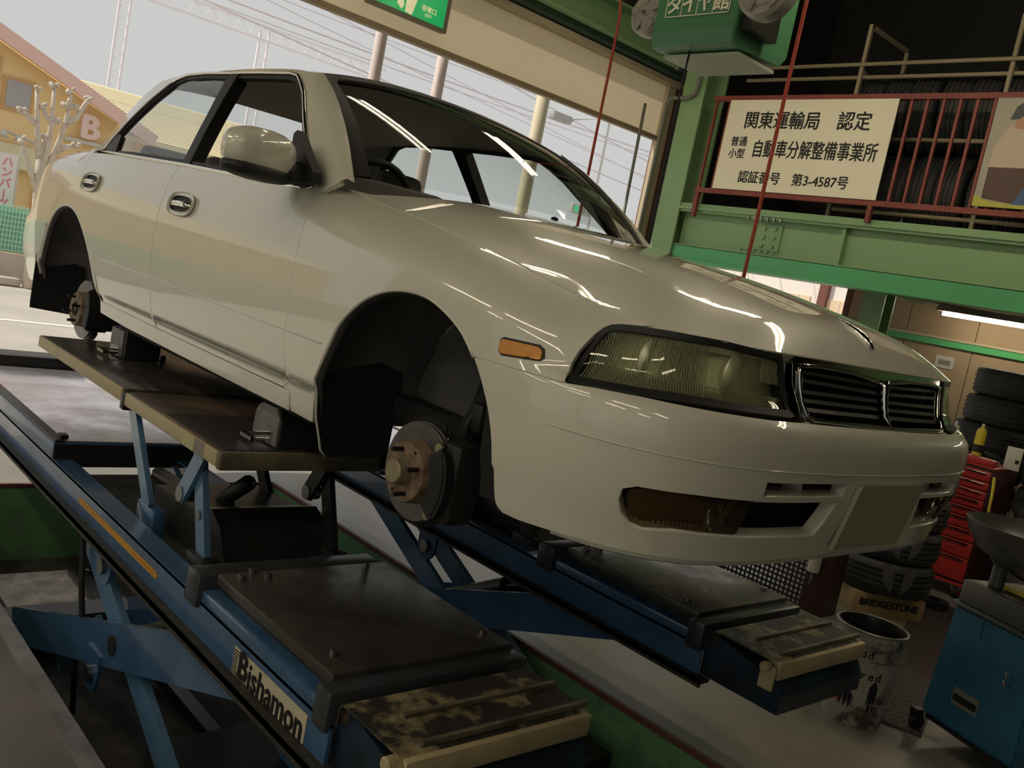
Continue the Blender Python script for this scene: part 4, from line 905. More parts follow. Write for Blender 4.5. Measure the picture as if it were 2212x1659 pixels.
# blocks between table and sill
blockm = mat('grey_rubber_block', (.23, .22, .21), .55, col2=(.16, .15, .14), scale=12)
def block(lbl, x, y, z, flat):
    b = thing('lifting_block', lbl, 'block', (x, y, z), 0, 'lifting blocks')
    m = MB()
    if flat: m.box(-.085, .085, -.065, .085, 0, .118, .004)
    else: m.prism([(-.085, 0), (-.085, .07)] + [(-.085 + .05 * (1 - math.cos(a)), .07 + .05 * math.sin(a)) for a in (.4, .8, 1.2, 1.57)] + [(.06, .124), (.085, .09), (.085, 0)], -.065, .085, 1)
    m.build('block_body', mat('black_block', (.02, .02, .02), .6) if 'black_block' not in MATS else MATS['black_block'], b)
    m = MB()
    if flat: m.box(-.085, .06, -.070, -.064, .004, .114)
    else: m.prism([(-.085, .004), (-.085, .07)] + [(-.085 + .05 * (1 - math.cos(a)), .07 + .05 * math.sin(a)) for a in (.4, .8, 1.2, 1.57)] + [(.05, .122), (.075, .09), (.075, .004)], -.071, -.064, 1)
    m.build('block_face', blockm, b)
    m = MB(); m.box(-.05, .04, -.135, -.129, .012, .024); m.box(-.05, -.044, -.135, -.071, .012, .024); m.box(.034, .04, -.135, -.071, .012, .024); m.box(-.055, .045, -.077, -.071, .006, .045); m.build('stop_bracket', chrome, b)
    return b
for y, w_ in ((-.70, 'near'), (.70, 'far')):
    block('rounded grey rubber block under the sill behind the %s front wheel arch' % w_, -.745, y, .916, False)
    block('square grey rubber block under the sill ahead of the %s rear wheel arch' % w_, -2.13, y, .921, True)
# ---------------------------------------------------------------- mezzanine fittings
redp = mat('red_rail_paint', (.26, .058, .04), .5, col2=(.20, .045, .03), scale=6)
rackm = mat('cream_rack_steel', (.42, .35, .22), .5)
tyrem = mat('tyre_rubber', (.036, .035, .034), .55, col2=(.055, .053, .051), scale=30, bump=.25, bscale=70)
tyreg = mat('worn_grey_tyre', (.085, .082, .078), .8, col2=(.12, .115, .11), scale=16, bump=.4, bscale=60)
boardm = mat('sign_board', (.86, .81, .62), .5)
white = mat('white_plastic', (.62, .59, .52), .5)
rg = thing('guard_railing', 'red steel guard railing along the mezzanine edge', 'railing', (0, YM - .02, 0))
MB().box(-3.26, 6, -.02, .02, 3.392, 3.432).build('top_rail', redp, rg)
MB().box(-3.26, 6, -.02, .02, 2.612, 2.652).build('bottom_rail', redp, rg)
bx = [-3.24, -3.10] + [-1.517 + .1165 * i for i in range(24)]
for x in bx: MB().box(x - .010, x + .010, -.010, .010, 2.652, 3.392).build('baluster', redp, rg)
for x in (-3.235, -1.64, -.05, 1.6, 3.2): MB().box(x - .018, x + .018, -.018, .018, 2.49 if x > -3 else 2.40, 2.612).build('post', redp, rg)
sb = thing('certification_sign', 'cream board with black Japanese lettering hung on the red railing', 'sign', (0, YM - .05, 0))
MB().box(-3.075, -1.60, -.004, .004, 2.652, 3.392).build('board', boardm, sb)
T_ = lambda s, x, z, h, sx, b=.0035: text('lettering', s, h, ink, sb, (x, -.0052, z), (1, 0, 0), (0, 0, 1), .0003, b, sx)
T_('関東運輸局　認定', -2.335, 3.215, .150, .94, .003); T_('自動車分解整備事業所', -2.215, 2.985, .150, .73, .003)
T_('普通', -2.905, 3.045, .085, .95, .002); T_('小型', -2.905, 2.945, .085, .95, .002); T_('認証番号　第3-4587号', -2.34, 2.755, .105, .97, .0022)
# poster of a mechanic
po = thing('poster', 'printed poster of a man in cap and white shirt on the railing', 'poster', (0, YM - .05, 0))
MB().box(-.91, .05, -.003, .003, 2.665, 3.39).build('sheet', mat('poster_ground', (.40, .36, .28), .5), po)
def pp(name, pts, col, d): MB().prism(pts, -.0032 - d * .0006, -.003, 1).build(name, mat('poster_' + name + str(d), col, .5), po)
pp('shirt', [(-.86, 2.93), (-.86, 3.06), (-.80, 3.19), (-.735, 3.23), (-.66, 3.19), (-.63, 3.12), (-.60, 3.02), (-.45, 3.00), (-.42, 3.05), (-.43, 3.10), (-.40, 2.94), (-.62, 2.92)], (.55, .44, .32), 1)
pp('trousers', [(-.86, 2.93), (-.86, 2.72), (-.62, 2.69), (-.56, 2.80), (-.56, 2.93)], (.10, .055, .04), 2)
pp('cloth', [(-.66, 2.69), (-.55, 2.92), (-.52, 2.92), (-.33, 2.70)], (.06, .13, .26), 3)
pp('face', [(-.76, 3.19), (-.75, 3.27), (-.72, 3.33), (-.64, 3.33), (-.615, 3.27), (-.63, 3.21), (-.68, 3.18)], (.50, .26, .15), 2)
pp('cap', [(-.80, 3.245), (-.775, 3.33), (-.72, 3.375), (-.63, 3.37), (-.58, 3.335), (-.54, 3.32), (-.62, 3.31), (-.70, 3.29), (-.74, 3.25)], (.07, .07, .08), 3)
pp('arm', [(-.56, 2.98), (-.40, 3.06), (-.38, 3.02), (-.53, 2.93)], (.55, .25, .12), 4)
pp('curve', [(-.91, 2.665), (-.91, 2.74), (-.80, 2.70), (-.62, 2.685), (-.40, 2.70), (-.20, 2.76), (.05, 2.84), (.05, 2.665)], (.48, .46, .07), 5)
# tyre rack with tyres standing in it
rk = thing('tyre_rack', 'cream tube rack for tyres behind the red railing', 'rack', (0, 4.55, 2.47))
for x in (-2.13, -1.0, .2, 1.4):
    MB().box(x - .014, x + .014, -.014, .014, 0, 1.58).build('rack_post', rackm, rk); MB().box(x - .014, x + .014, .62, .648, 0, 1.58).build('rack_post', rackm, rk)
    MB().box(x - .014, x + .014, -.01, .645, 1.555, 1.583).build('rack_tie', rackm, rk); MB().bar((x, .0, 1.24), (x, .63, 1.06), .012, .02).build('rack_brace', rackm, rk)
for z, y in ((1.27, -.02), (1.18, .02), (.70, .0), (.65, .5), (.14, .0), (.14, .55)):
    MB().tube([(-3.2 if z > 1 else -2.1, y, z), (2.0, y, z)], .016, 8).build('rack_rail', rackm, rk, True)
def tyre_mesh(R, w, m, name='tyre', groove=True):
    h = w / 2; pr = [(R * .60, -h * .80), (R * .66, -h * .95), (R * .80, -h * 1.03), (R * .93, -h * .95), (R * .975, -h * .78)]
    g = .010
    if groove:
        for c in (-.5, -.17, .17, .5): pr += [(R, h * (c - .07)), (R - g, h * (c - .055)), (R - g, h * (c + .055)), (R, h * (c + .07))]
    else: pr += [(R, -h * .6), (R, h * .6)]
    pr += [(R * .975, h * .78), (R * .93, h * .95), (R * .80, h * 1.03), (R * .66, h * .95), (R * .60, h * .80)]
    b = MB(); b.lathe(pr, (0, 0, 0), 2, 36, True); o = b.build(name, m, None, ang=40); return o
tproto = tyre_mesh(.32, .205, tyrem)
def place(o, first, loc, rot, lbl, grp):
    c = o if first else o.copy()
    if not first: COL.objects.link(c)
    c.location = loc; c.rotation_euler = rot; tag(c, lbl, 'tyre', grp); return c
k = 0; words = ['first', 'second', 'third', 'fourth', 'fifth', 'sixth', 'seventh', 'eighth', 'ninth', 'tenth', 'eleventh', 'twelfth']
for row, (z, n, x0) in enumerate(((3.43, 10, -2.08), (2.80, 9, -1.72))):
    for i in range(n):
        place(tproto, k == 0, (x0 + i * .222, 4.90 - .012 * (i % 3), z + .006 * (i % 2)), (0, math.pi / 2, .10 + .03 * (i % 2)), 'black tyre standing in the %s row of the mezzanine rack, %s from the left' % (('upper', 'lower')[row], words[i]), 'tyres in the mezzanine rack'); k += 1
fm = mat('foil_wrap', (.45, .40, .28), .25, .8, bump=.9, bscale=40)
for i, x in enumerate((-2.75, -2.42)):
    c = tyre_mesh(.315, .22, fm, 'wrapped_tyre', False); c.location = (x, 4.85, 3.17); c.rotation_euler = (math.pi / 2, 0, 0); tag(c, ('foil wrapped tyre above the left end of the sign', 'foil wrapped tyre behind the middle of the sign')[i], 'tyre', 'foil wrapped tyres')
MB_ = MB().box(-1.70, -1.45, 4.7, 5.0, 2.50, 2.95, .02); o = MB_.build('grey_case', mat('grey_case', (.16, .165, .17), .5)); tag(o, 'grey plastic case beside the sign behind the railing', 'case')

# ---------------------------------------------------------------- hanging reel unit, cords, exit sign
gb = mat('green_box_paint', (.075, .215, .105), .4)
rb = thing('hose_reel_unit', 'green box with two grey reels hung under the roof', 'reel unit', (0, 0, 0))
m = MB(); m.prism([(1.90, 3.13), (1.92, 3.045), (1.955, 3.035), (2.40, 3.06), (2.45, 3.12), (2.45, 3.62), (1.90, 3.62)], -1.944, -1.385, 0); m.build('housing', gb, rb)
MB().box(-1.93, -1.40, 2.02, 2.38, 3.012, 3.030).build('base_plate', mat('pale_green_plate', (.45, .50, .38), .4), rb)
MB().box(-1.875, -1.425, 1.897, 1.90, 3.205, 3.62).build('sign_panel', gb, rb)
for a in ((-1.873, -1.427, 3.200, 3.205), (-1.873, -1.868, 3.2, 3.6), (-1.432, -1.427, 3.2, 3.6), (-1.764, -1.760, 3.2, 3.6), (-1.653, -1.649, 3.2, 3.6), (-1.542, -1.538, 3.2, 3.6)): MB().box(a[0], a[1], 1.894, 1.898, a[2], a[3]).build('sign_line', boardm, rb)
for i, ch in enumerate('タイヤ館'): text('lettering', ch, .115, boardm, rb, (-1.818 + i * .111, 1.894, 3.262), (1, 0, 0), (0, 0, 1), .0004, .003)
for cx, cy, r in ((-2.075, 2.0, .128), (-1.125, 1.80, .165)):
    m = MB(); m.lathe([(0, -.07), (.02, -.072), (.03, -.062), (r * .55, -.058), (r * .62, -.05), (r * .86, -.056), (r * .97, -.04), (r, 0), (r * .97, .04), (r * .8, .07), (0, .07)], (cx, cy, 3.262), 1, 36); rl = m.build('reel', mat('reel_grey', (.34, .32, .28), .4, .3) if 'reel_grey' not in MATS else MATS['reel_grey'], rb, ang=35)
    for q in range(5):
        a = q * 2 * math.pi / 5 + .4; c_, s_ = math.cos(a), math.sin(a)
        pts = [(cx + c_ * r * rr - s_ * r * tt, 3.262 + s_ * r * rr + c_ * r * tt) for rr, tt in ((.36, -.10), (.80, -.16), (.84, 0), (.80, .16), (.36, .10))]
        MB().prism(pts, cy - .064, cy - .058, 1).build('reel_spoke', MATS['reel_grey'], rl)
    MB().cyl((cx, cy - .07, 3.262), .011, -.012, 1, 8).build('reel_bolt', steel, rl)
MB().box(-1.37, -1.30, 1.95, 2.2, 3.12, 3.5).build('reel_bracket', edgeb, rb)
m = MB(); m.tube([(-1.75, 2.2, 3.62), (-1.75, 2.2, 5.58)], .02, 8); m.tube([(-1.5, 2.2, 3.62), (-1.5, 2.2, 5.58)], .02, 8); m.build('hanger', edgeb, rb)
cordr = mat('red_cord', (.42, .06, .03), .45); cordb = mat('black_cord', (.015, .015, .015), .6)
def cord(name, pts, r, m_, lbl): tag(MB().tube(pts, r, 6).build(name, m_, None, True), lbl, 'cord')
cord('pull_cord', [(-2.03, 1.70, 3.35), (-1.985, 1.62, 3.26), (-1.935, 1.6, 3.10), (-1.93, 1.6, 2.2), (-1.93, 1.6, 1.2), (-1.93, 1.6, .45)], .0085, cordr, 'red cord hanging behind the windshield from the left reel')
cord('air_hose', [(-1.02, 1.72, 3.42), (-.80, 1.62, 3.30), (-.755, 1.6, 3.10), (-.755, 1.6, 2.0), (-.755, 1.6, 1.0), (-.755, 1.6, .35)], .0095, cordr, 'red hose hanging in front of the sign from the right reel')
cord('power_cord', [(-1.70, 1.97, 3.03), (-1.71, 1.97, 2.6), (-1.72, 1.99, 1.8), (-1.72, 1.99, .6)], .006, cordb, 'black cord hanging from the green reel box')
# conduit on the corner column
cd = MB(); cd.tube([(-3.46, 4.26, 4.2), (-3.47, 4.26, 3.52), (-3.49, 4.26, 3.45), (-3.56, 4.26, 3.42), (-3.74, 4.26, 3.42), (-3.78, 4.26, 3.38), (-3.79, 4.26, 2.0)], .018, 8); tag(cd.build('conduit_pipe', mat('grey_conduit', (.20, .20, .16), .5), None, True), 'grey conduit pipe bent around the green corner column', 'pipe')
tag(MB().tube([(-3.80, 4.0, 3.3), (-3.78, 4.05, 0.0)], .014, 8).build('wall_pole', MATS['grey_conduit'], None, True), 'thin grey pole leaning beside the opening jamb', 'pole')
# emergency exit sign
ex_ = thing('exit_sign', 'green lit emergency exit sign on the cream shutter sheet', 'sign', (-3.98, 1.52, 3.39))
MB().box(0, .06, -.34, .34, -.17, .17, .004).build('case', mat('sign_case', (.22, .18, .13), .5), ex_, ang=35)
gl_ = mat('lit_green', (.0, .30, .09), .4, emit=(.0, .40, .10), estr=.55); MB().box(.06, .063, -.30, .30, -.145, .145).build('face', gl_, ex_)
lw = mat('lit_cream', (.6, .55, .35), .4, emit=(.75, .66, .38), estr=.55)
def ep(name, pts): MB().prism(pts, .063, .0645, 0).build(name, lw, ex_)
ep('door_shape', [(.02, -.13), (.10, -.145), (.10, .13), (.02, .13)] if False else [(-.045, -.135), (.015, -.145), (.045, -.02), (.03, .09), (-.02, .12), (-.045, .05)])
ep('leg_shape', [(-.12, -.10), (-.075, -.13), (-.06, -.10), (-.07, -.06), (-.02, .0), (-.01, .09), (-.09, .09), (-.10, 0)])
text('lettering', '非常口', .045, lw, ex_, (.0645, .155, -.065), (0, 1, 0), (0, 0, 1), .0003, .001); text('lettering', 'EXIT', .030, lw, ex_, (.0645, .155, -.105), (0, 1, 0), (0, 0, 1), .0003, .0005)

# ---------------------------------------------------------------- props on the floor to the right
def stack(n, loc, R, w, m_, lbls, grp, jit=.02, lean=(0, 0), label_m=None):
    o = tyre_mesh(R, w, m_)
    for i in range(n):
        p = (loc[0] + lean[0] * i + random.uniform(-jit, jit), loc[1] + lean[1] * i + random.uniform(-jit, jit), loc[2] + w * .515 + i * w * 1.03)
        c = place(o, i == 0, p, (0, 0, random.uniform(0, 3)), lbls[i], grp)
        if label_m:
            c.rotation_euler = (0, 0, 0); q = o if False else None
            for s in (-1, 1):
                v = []
                for a, z in ((-45 + s * 5, w * .46), (-45 + s * 20, w * .46), (-45 + s * 16, -.01), (-45 + s * 5, -w * .35)):
                    a = math.radians(a); v.append(((R + .002) * math.cos(a), (R + .002) * math.sin(a), z))
                mesh('tyre_label', v, [(0, 1, 2, 3)], label_m, c)
nth = ['lowest', 'second from bottom', 'third from bottom', 'fourth from bottom', 'fifth from bottom', 'sixth from bottom', 'topmost']
labm = mat('grey_label', (.10, .097, .094), .6)
stack(4, (-.60, 3.55, .14), .31, .205, tyrem, ['black tyre stacked on the cardboard carton, %s' % nth[i] for i in range(4)], 'tyres on the carton', .012, (0, 0), labm)
stack(7, (-1.12, 6.02, .0), .315, .226, tyrem, ['black tyre in the tall leaning stack by the beige wall, %s' % (nth[i] if i < 6 else 'topmost') for i in range(7)], 'tall tyre stack by the beige wall', .012, (.022, .02))
stack(4, (-.40, 6.05, .0), .33, .24, tyrem, ['wide black tyre in the stack right of the spray can, %s' % (nth[i] if i < 3 else 'topmost') for i in range(4)], 'wide tyre stack', .012)
stack(4, (-.05, 5.05, .0), .30, .228, tyreg, ['worn grey tyre behind the oil drainer, %s' % (nth[i] if i < 3 else 'topmost') for i in range(4)], 'worn grey tyres', .02)
# carton
cb_ = mat('cardboard', (.42, .30, .14), .75, col2=(.36, .25, .11), scale=6)
ct = thing('tyre_carton', 'flat brown cardboard carton with black print under the tyres', 'carton', (-.57, 3.215, 0), math.atan2(.36, .27))
MB().box(0, .46, 0, .60, 0, .135, .004).build('carton_body', cb_, ct, ang=35)
MB().box(.0, .46, .28, .31, .135, .1365).build('carton_tape', mat('tape_brown', (.36, .24, .10), .35), ct)
text('lettering', 'BRIDGESTONE', .060, ink, ct, (.23, -.0012, .075), (1, 0, 0), (0, 0, 1), .0004, .003, .98)
# pail of oil
pm = mat('pail_print', (.46, .43, .37), .45, col2=(.10, .085, .06), scale=7, lo=.52, hi=.60)
pa = thing('oil_pail', 'printed metal oil pail standing open beside the far lift', 'pail', (.20, 1.735, 0))
MB().lathe([(.0, .004), (.122, .0), (.126, .02), (.139, .405), (.144, .41), (.147, .418)], (0, 0, 0), 2, 40).build('pail_body', pm, pa, ang=35) if False else None
_pb = MB(); _pb.lathe([(0, .0), (.122, .0), (.126, .02), (.139, .405), (.144, .41), (.1445, .42), (.1405, .42)], (0, 0, 0), 2, 40); _pb.f = _pb.f[:-1]; _pb.build('pail_body', pm, pa, ang=35)
_pb = MB(); _pb.lathe([(.1405, .42), (.134, .40), (.122, .02), (0, .02)], (0, 0, 0), 2, 40); _pb.f = [f_ for f_ in _pb.f if len(f_) == 4]; _pb.build('pail_lining', mat('dark_lining', (.02, .019, .017), .3), pa, ang=35)  # inner wall coloured dark all over
MB().lathe([(.0, .33), (.133, .33)], (0, 0, 0), 2, 32).build('pail_oil', mat('black_oil', (.006, .006, .006), .08), pa)
for z, r in ((.30, .138), (.355, .1395)): MB().tube([(r * math.cos(a), r * math.sin(a), z) for a in [2 * math.pi * i / 40 for i in range(40)]], .0035, 6, closed=True).build('pail_bead', mat('pail_rim', (.30, .29, .26), .35, .7) if 'pail_rim' not in MATS else MATS['pail_rim'], pa, True)
MB().tube([(.147 * math.cos(a), .147 * math.sin(a), .416) for a in [2 * math.pi * i / 40 for i in range(40)]], .006, 6, closed=True).build('pail_rim', MATS['pail_rim'], pa, True)
def curved_text(s, size, z, r, ang0, parent, m_):
    x = 0
    for i, ch in enumerate(s):
        a = ang0 + i * size * .62 / r; text('lettering', ch, size, m_, parent, ((r + .0012) * math.cos(a), (r + .0012) * math.sin(a), z), (-math.sin(a), math.cos(a), 0), (0, 0, 1), .0003, .001)
va = math.atan2(-2.177 - 1.735, 1.83 - .20)
curved_text('ecored', .050, .235, .133, va - .62, pa, ink); curved_text('add', .045, .325, .137, va - .25, pa, ink)
m = MB()
for a0, z0, z1, dw in ((-.55, .03, .16, .5), (.35, .08, .22, .28)):
    v = []; f = []; n = 8
    for i in range(n + 1):
        a = va + a0 + dw * i / n; 
        for z in (z0, z1 - .06 * abs(i / n - .5)): r = .1225 + (z - .0) * .04 + .002; v.append((r * math.cos(a), r * math.sin(a), z))
    m.add(v, [(2 * i, 2 * i + 2, 2 * i + 3, 2 * i + 1) for i in range(n)])
m.build('pail_print_dark', ink, pa)
m = MB(); v = []
for i in range(6):
    a = va - .75 + .05 * i; r = .130; v += [((r) * math.cos(a), r * math.sin(a), .10 - .02 * abs(i - 2.5) / 2.5), (r * math.cos(a), r * math.sin(a), .145 + .0 * i)]
m.add(v, [(2 * i, 2 * i + 2, 2 * i + 3, 2 * i + 1) for i in range(5)]); m.build('pail_print_red', mat('print_red', (.40, .04, .02), .5), pa)
MB().tube([(.148 * math.cos(va + 1.2), .148 * math.sin(va + 1.2), .37), (.19 * math.cos(va + 1.25), .19 * math.sin(va + 1.25), .30), (.175 * math.cos(va + .9), .175 * math.sin(va + .9), .13), (.15 * math.cos(va + .4), .15 * math.sin(va + .4), .12)], .003, 6).build('pail_handle', steel, pa, True)
# oil drainer
db = mat('drainer_blue', (.03, .15, .25), .35, col2=(.022, .10, .17), scale=3)
dr = thing('oil_drainer', 'blue oil drainer cabinet on casters with a grey funnel pan', 'oil drainer', (.43, 1.93, 0), math.radians(-22))
v = [(-.02, -.02, .10), (.46, -.02, .10), (.46, .36, .10), (-.02, .36, .10), (.0, 0, .60), (.44, 0, .60), (.44, .34, .60), (0, .34, .60)]
o = mesh('cabinet', v, [(3, 2, 1, 0), (4, 5, 6, 7), (0, 1, 5, 4), (1, 2, 6, 5), (2, 3, 7, 6), (3, 0, 4, 7)], db, dr); 
bmx = bmesh.new(); bmx.from_mesh(o.data); bmesh.ops.bevel(bmx, geom=bmx.edges[:], offset=.012, segments=2, affect='EDGES'); bmx.to_mesh(o.data); bmx.free()
MB().box(-.012, .452, -.012, .352, .595, .612, .004).build('rim_band', mat('drainer_grey', (.13, .125, .115), .45, .4), dr, ang=35)
MB().box(.004, .436, .004, .336, .612, .71, .01).build('tray', MATS['drainer_grey'], dr, ang=35)
MB().box(.03, .41, .03, .31, .708, .712).build('tray_inside', edgeb, dr)
m = MB(); m.lathe([(.03, .69), (.03, .80), (.06, .84), (.10, .86)], (.085, .10, 0), 2, 16); m.build('funnel_stem', MATS['drainer_grey'], dr, ang=35)
m = MB(); m.lathe([(.0, .845), (.16, .845), (.225, .875), (.275, .945), (.29, .99), (.285, .992), (.268, .945), (.215, .882), (.15, .855), (0, .855)], (.22, .12, 0), 2, 36); m.build('funnel_pan', mat('pan_grey', (.15, .145, .135), .35, .6), dr, ang=35)
MB().box(.12, .42, .10, .30, .714, .735, .004).build('yellow_tool', mat('yellow_paint', (.55, .42, .05), .5), dr, ang=35)
MB().box(.115, .245, -.016, -.010, .205, .275).build('data_plate', mat('plate_grey', (.34, .33, .30), .4, .5), dr); MB().box(.122, .238, -.018, -.015, .222, .250).build('data_plate_print', ink, dr)
for z in (.40, .435): MB().lathe([(.0, -.03), (.010, -.028), (.010, -.016), (.005, -.012), (.005, .0)], (.335, .0, z), 1, 12).build('latch_knob', chrome, dr, ang=35)
MB().box(.16, .163, -.004, .0, .13, .58).build('door_seam', edgeb, dr)
MB().box(.0, .44, .0, .34, .075, .10).build('chassis', edgeb, dr)
for x, y in ((-.03, -.02), (.40, -.03), (.40, .33), (.0, .33)):
    c = MB(); c.box(x - .02, x + .02, y - .02, y + .02, .085, .10); c.box(x - .02, x - .014, y - .015, y + .02, .035, .09); c.box(x + .014, x + .02, y - .015, y + .02, .035, .09); c = c.build('caster_fork', edgeb, dr)
    MB().lathe([(.0, -.012), (.034, -.012), (.036, 0), (.034, .012), (0, .012)], (x, y + .012, .036), 0, 20).build('caster_wheel', rubber, dr, ang=35)
# tool chest
rt = mat('tool_chest_red', (.40, .028, .022), .35, coat=.4); 
tc = thing('tool_chest', 'red roller tool chest with silver drawer handles', 'tool chest', (-1.12, 4.50, 0))
MB().box(0, .70, .01, .46, .115, .94, .006).build('chest_body', mat('chest_dark', (.05, .012, .012), .5), tc, ang=35)
zz = [.13, .30, .415, .50, .585, .655, .72, .785, .85, .925]
for a, b in zip(zz[:-1], zz[1:]):
    d = MB().box(.012, .688, -.012, .01, a + .004, b - .004, .004).build('drawer', rt, tc, ang=35)
    MB().box(.04, .66, -.024, -.012, b - .026, b - .012, .003).build('handle', chrome, d, ang=35)
MB().box(-.005, .705, -.006, .465, .94, .955, .004).build('chest_top', rt, tc, ang=35)
MB().box(.0, .70, .0, .46, .095, .118, .004).build('chest_base', rt, tc, ang=35)
for x, y in ((.06, .05), (.64, .05), (.64, .41), (.06, .41)):
    MB().box(x - .03, x + .03, y - .03, y + .03, .06, .098).build('caster_fork', steel, tc)
    MB().lathe([(.0, -.016), (.03, -.018), (.031, -.016), (.047, -.016), (.05, 0), (.047, .016), (0, .016)], (x, y, .05), 0, 22).build('caster_tyre', rubber, tc, ang=35)
    for sx in (-.019, .017): MB().lathe([(0, 0), (.030, 0), (.030, .002), (0, .002)], (x + sx, y, .05), 0, 18).build('caster_disc', mat('caster_red', (.45, .04, .03), .4) if 'caster_red' not in MATS else MATS['caster_red'], tc)
# things on the chest
def can(name, x, y, r, h, col, lbl, cat, neck=True, band=None):
    t = thing(name, lbl, cat, (x, y, .955))
    MB().lathe([(0, 0), (r, 0), (r, h * .78), (r * .75, h * .86), (r * .42, h * .88), (r * .42, h * .93), (0, h * .93)] if neck else [(0, 0), (r, 0), (r, h), (r * .9, h + .004), (0, h + .004)], (0, 0, 0), 2, 20).build('can_body', mat(name + '_col', col, .35), t, ang=35)
    if neck: MB().cyl((0, 0, h * .93), r * .3, h * .07, 2, 12).build('nozzle', white, t, ang=35)
    if band: MB().lathe([(r + .001, h * .25), (r + .001, h * .45)], (0, 0, 0), 2, 20).build('can_label', mat(name + '_band', band, .5), t)
    return t
can('spray_can', -.62, 4.66, .034, .27, (.62, .48, .03), 'yellow spray can with a black band on the red tool chest', 'spray can', True, (.02, .02, .02))
can('plastic_bottle', -.84, 4.76, .032, .24, (.50, .47, .42), 'clear plastic bottle with red cap on the red tool chest', 'bottle')
can('blue_tin', -.76, 4.62, .036, .09, (.02, .035, .15), 'small dark blue tin behind the yellow spray can', 'tin', False)
bx_ = thing('parts_box', 'white cardboard box standing on the right end of the tool chest', 'box', (-.41, 4.76, .955), .3)
MB().box(-.05, .05, -.05, .05, 0, .155, .003).build('box_body', white, bx_, ang=35); MB().box(.015, .04, -.052, -.05, .05, .075).build('box_mark', ink, bx_)
rtb = thing('red_tray', 'red plastic tray on top of the tool chest', 'tray', (-.60, 4.57, .955)); MB().box(-.10, .16, -.04, .06, 0, .045, .01).build('tray_body', rt, rtb, ang=35); MB().box(-.07, .13, -.02, .04, .043, .047).build('tray_top', mat('tray_pink', (.50, .14, .12), .5), rtb)
ag = thing('air_gun', 'small black air tool lying among the cans on the chest', 'air tool', (-.54, 4.70, .955)); MB().tube([(-.08, 0, .06), (.06, 0, .06)], .02, 10).build('gun_barrel', blackp, ag, True); MB().tube([(.03, 0, .055), (.06, 0, .0)], .015, 8).build('gun_grip', blackp, ag, True); MB().tube([(-.13, 0, .06), (-.08, 0, .06)], .008, 8).build('gun_tip', steel, ag, True)
st = MB(); st.tube([(-.40, 4.47, .90), (-.385, 4.462, .80), (-.38, 4.46, .70), (-.362, 4.455, .56)], .011, 6); tag(st.build('yellow_strap', mat('strap_yellow', (.65, .50, .05), .5), None, True), 'yellow strap dangling at the corner of the tool chest', 'strap')
# perforated guard stand behind the far lift
pf = thing('perforated_stand', 'dark stand with a perforated metal panel behind the far lift', 'stand', (-1.35, 2.9, 0))
c = MB(); nx, nz, p_ = 20, 13, .031; r = .0105
for i in range(nx):
    for j in range(nz):
        cx, cz = .02 + (i + .5) * p_, .0 + (j + .5) * p_; b = []
        sq = [(-.5, -.5), (0, -.5), (.5, -.5), (.5, 0), (.5, .5), (0, .5), (-.5, .5), (-.5, 0)]
        v = [(cx + x * p_, 0, cz + z * p_) for x, z in sq] + [(cx + r * math.cos(math.radians(-135 + 45 * q)), 0, cz + r * math.sin(math.radians(-135 + 45 * q))) for q in range(8)]
        c.add(v, [(q, (q + 1) % 8, 8 + (q + 1) % 8, 8 + q) for q in range(8)])
o = c.build('perforated_panel', mat('panel_black', (.02, .018, .016), .5), pf); o['kind'] = 'stuff'; sm = o.modifiers.new('t', 'SOLIDIFY'); sm.thickness = .003
MB().box(.62, .78, -.05, .12, 0, 1.0, .006).build('stand_post', mat('dark_brown_paint', (.055, .020, .014), .45), pf, ang=35)
MB().box(.0, .03, -.02, .02, 0, .9).build('stand_leg', MATS['dark_brown_paint'], pf)
tcn = thing('tin_can', 'white tin hooked on the dark stand under the bumper', 'can', (-.67, 2.82, .20)); MB().lathe([(0, 0), (.035, 0), (.038, .10), (.03, .102), (0, .09)], (0, 0, .05), 2, 18).build('can_body', white, tcn, ang=35); MB().tube([(0, 0, .05), (.01, -.01, .01), (.0, -.01, -.03)], .006, 6).build('can_hook', steel, tcn, True)
# ribbed mat on the floor
mt = thing('floor_mat', 'dark studded rubber mat strip lying on the floor', 'mat', (.10, 2.55, 0), math.atan2(1.0, -.31))
mtm = mat('mat_brown', (.055, .042, .036), .6); MB().box(-.75, 1.75, -.14, .14, 0, .008).build('mat_base', mtm, mt)
b = MB()
for i in range(62):
    for j in range(8): b.bar((-.73 + i * .040, -.125 + j * .034 + (.012 if i % 2 else 0), .009), (-.715 + i * .040, -.117 + j * .034 + (.012 if i % 2 else 0), .009), .007, .006)
o = b.build('mat_studs', mat('stud_grey', (.14, .115, .10), .4), mt); o['kind'] = 'stuff'
# small things on the floor by the chest
o = thing('rubber_ring', 'black rubber ring lying on the floor near the chest', 'ring', (-.42, 4.06, 0)); MB().lathe([(.05, 0), (.085, .0), (.09, .03), (.085, .06), (.05, .06)], (0, 0, 0), 2, 20, True).build('ring_body', rubber, o, ang=35)
o = thing('blue_cloth', 'small blue cloth on the floor beside the tyre carton', 'cloth', (-.55, 4.0, 0)); mesh('cloth_sheet', [(x * .05 + .01 * math.sin(y * 2), y * .05, .006 + .008 * math.sin(x * 1.7) * math.cos(y * 1.3) + .008) for x in range(5) for y in range(5)], [(x * 5 + y, x * 5 + y + 1, (x + 1) * 5 + y + 1, (x + 1) * 5 + y) for x in range(4) for y in range(4)], mat('cloth_blue', (.05, .10, .28), .8), o, True)
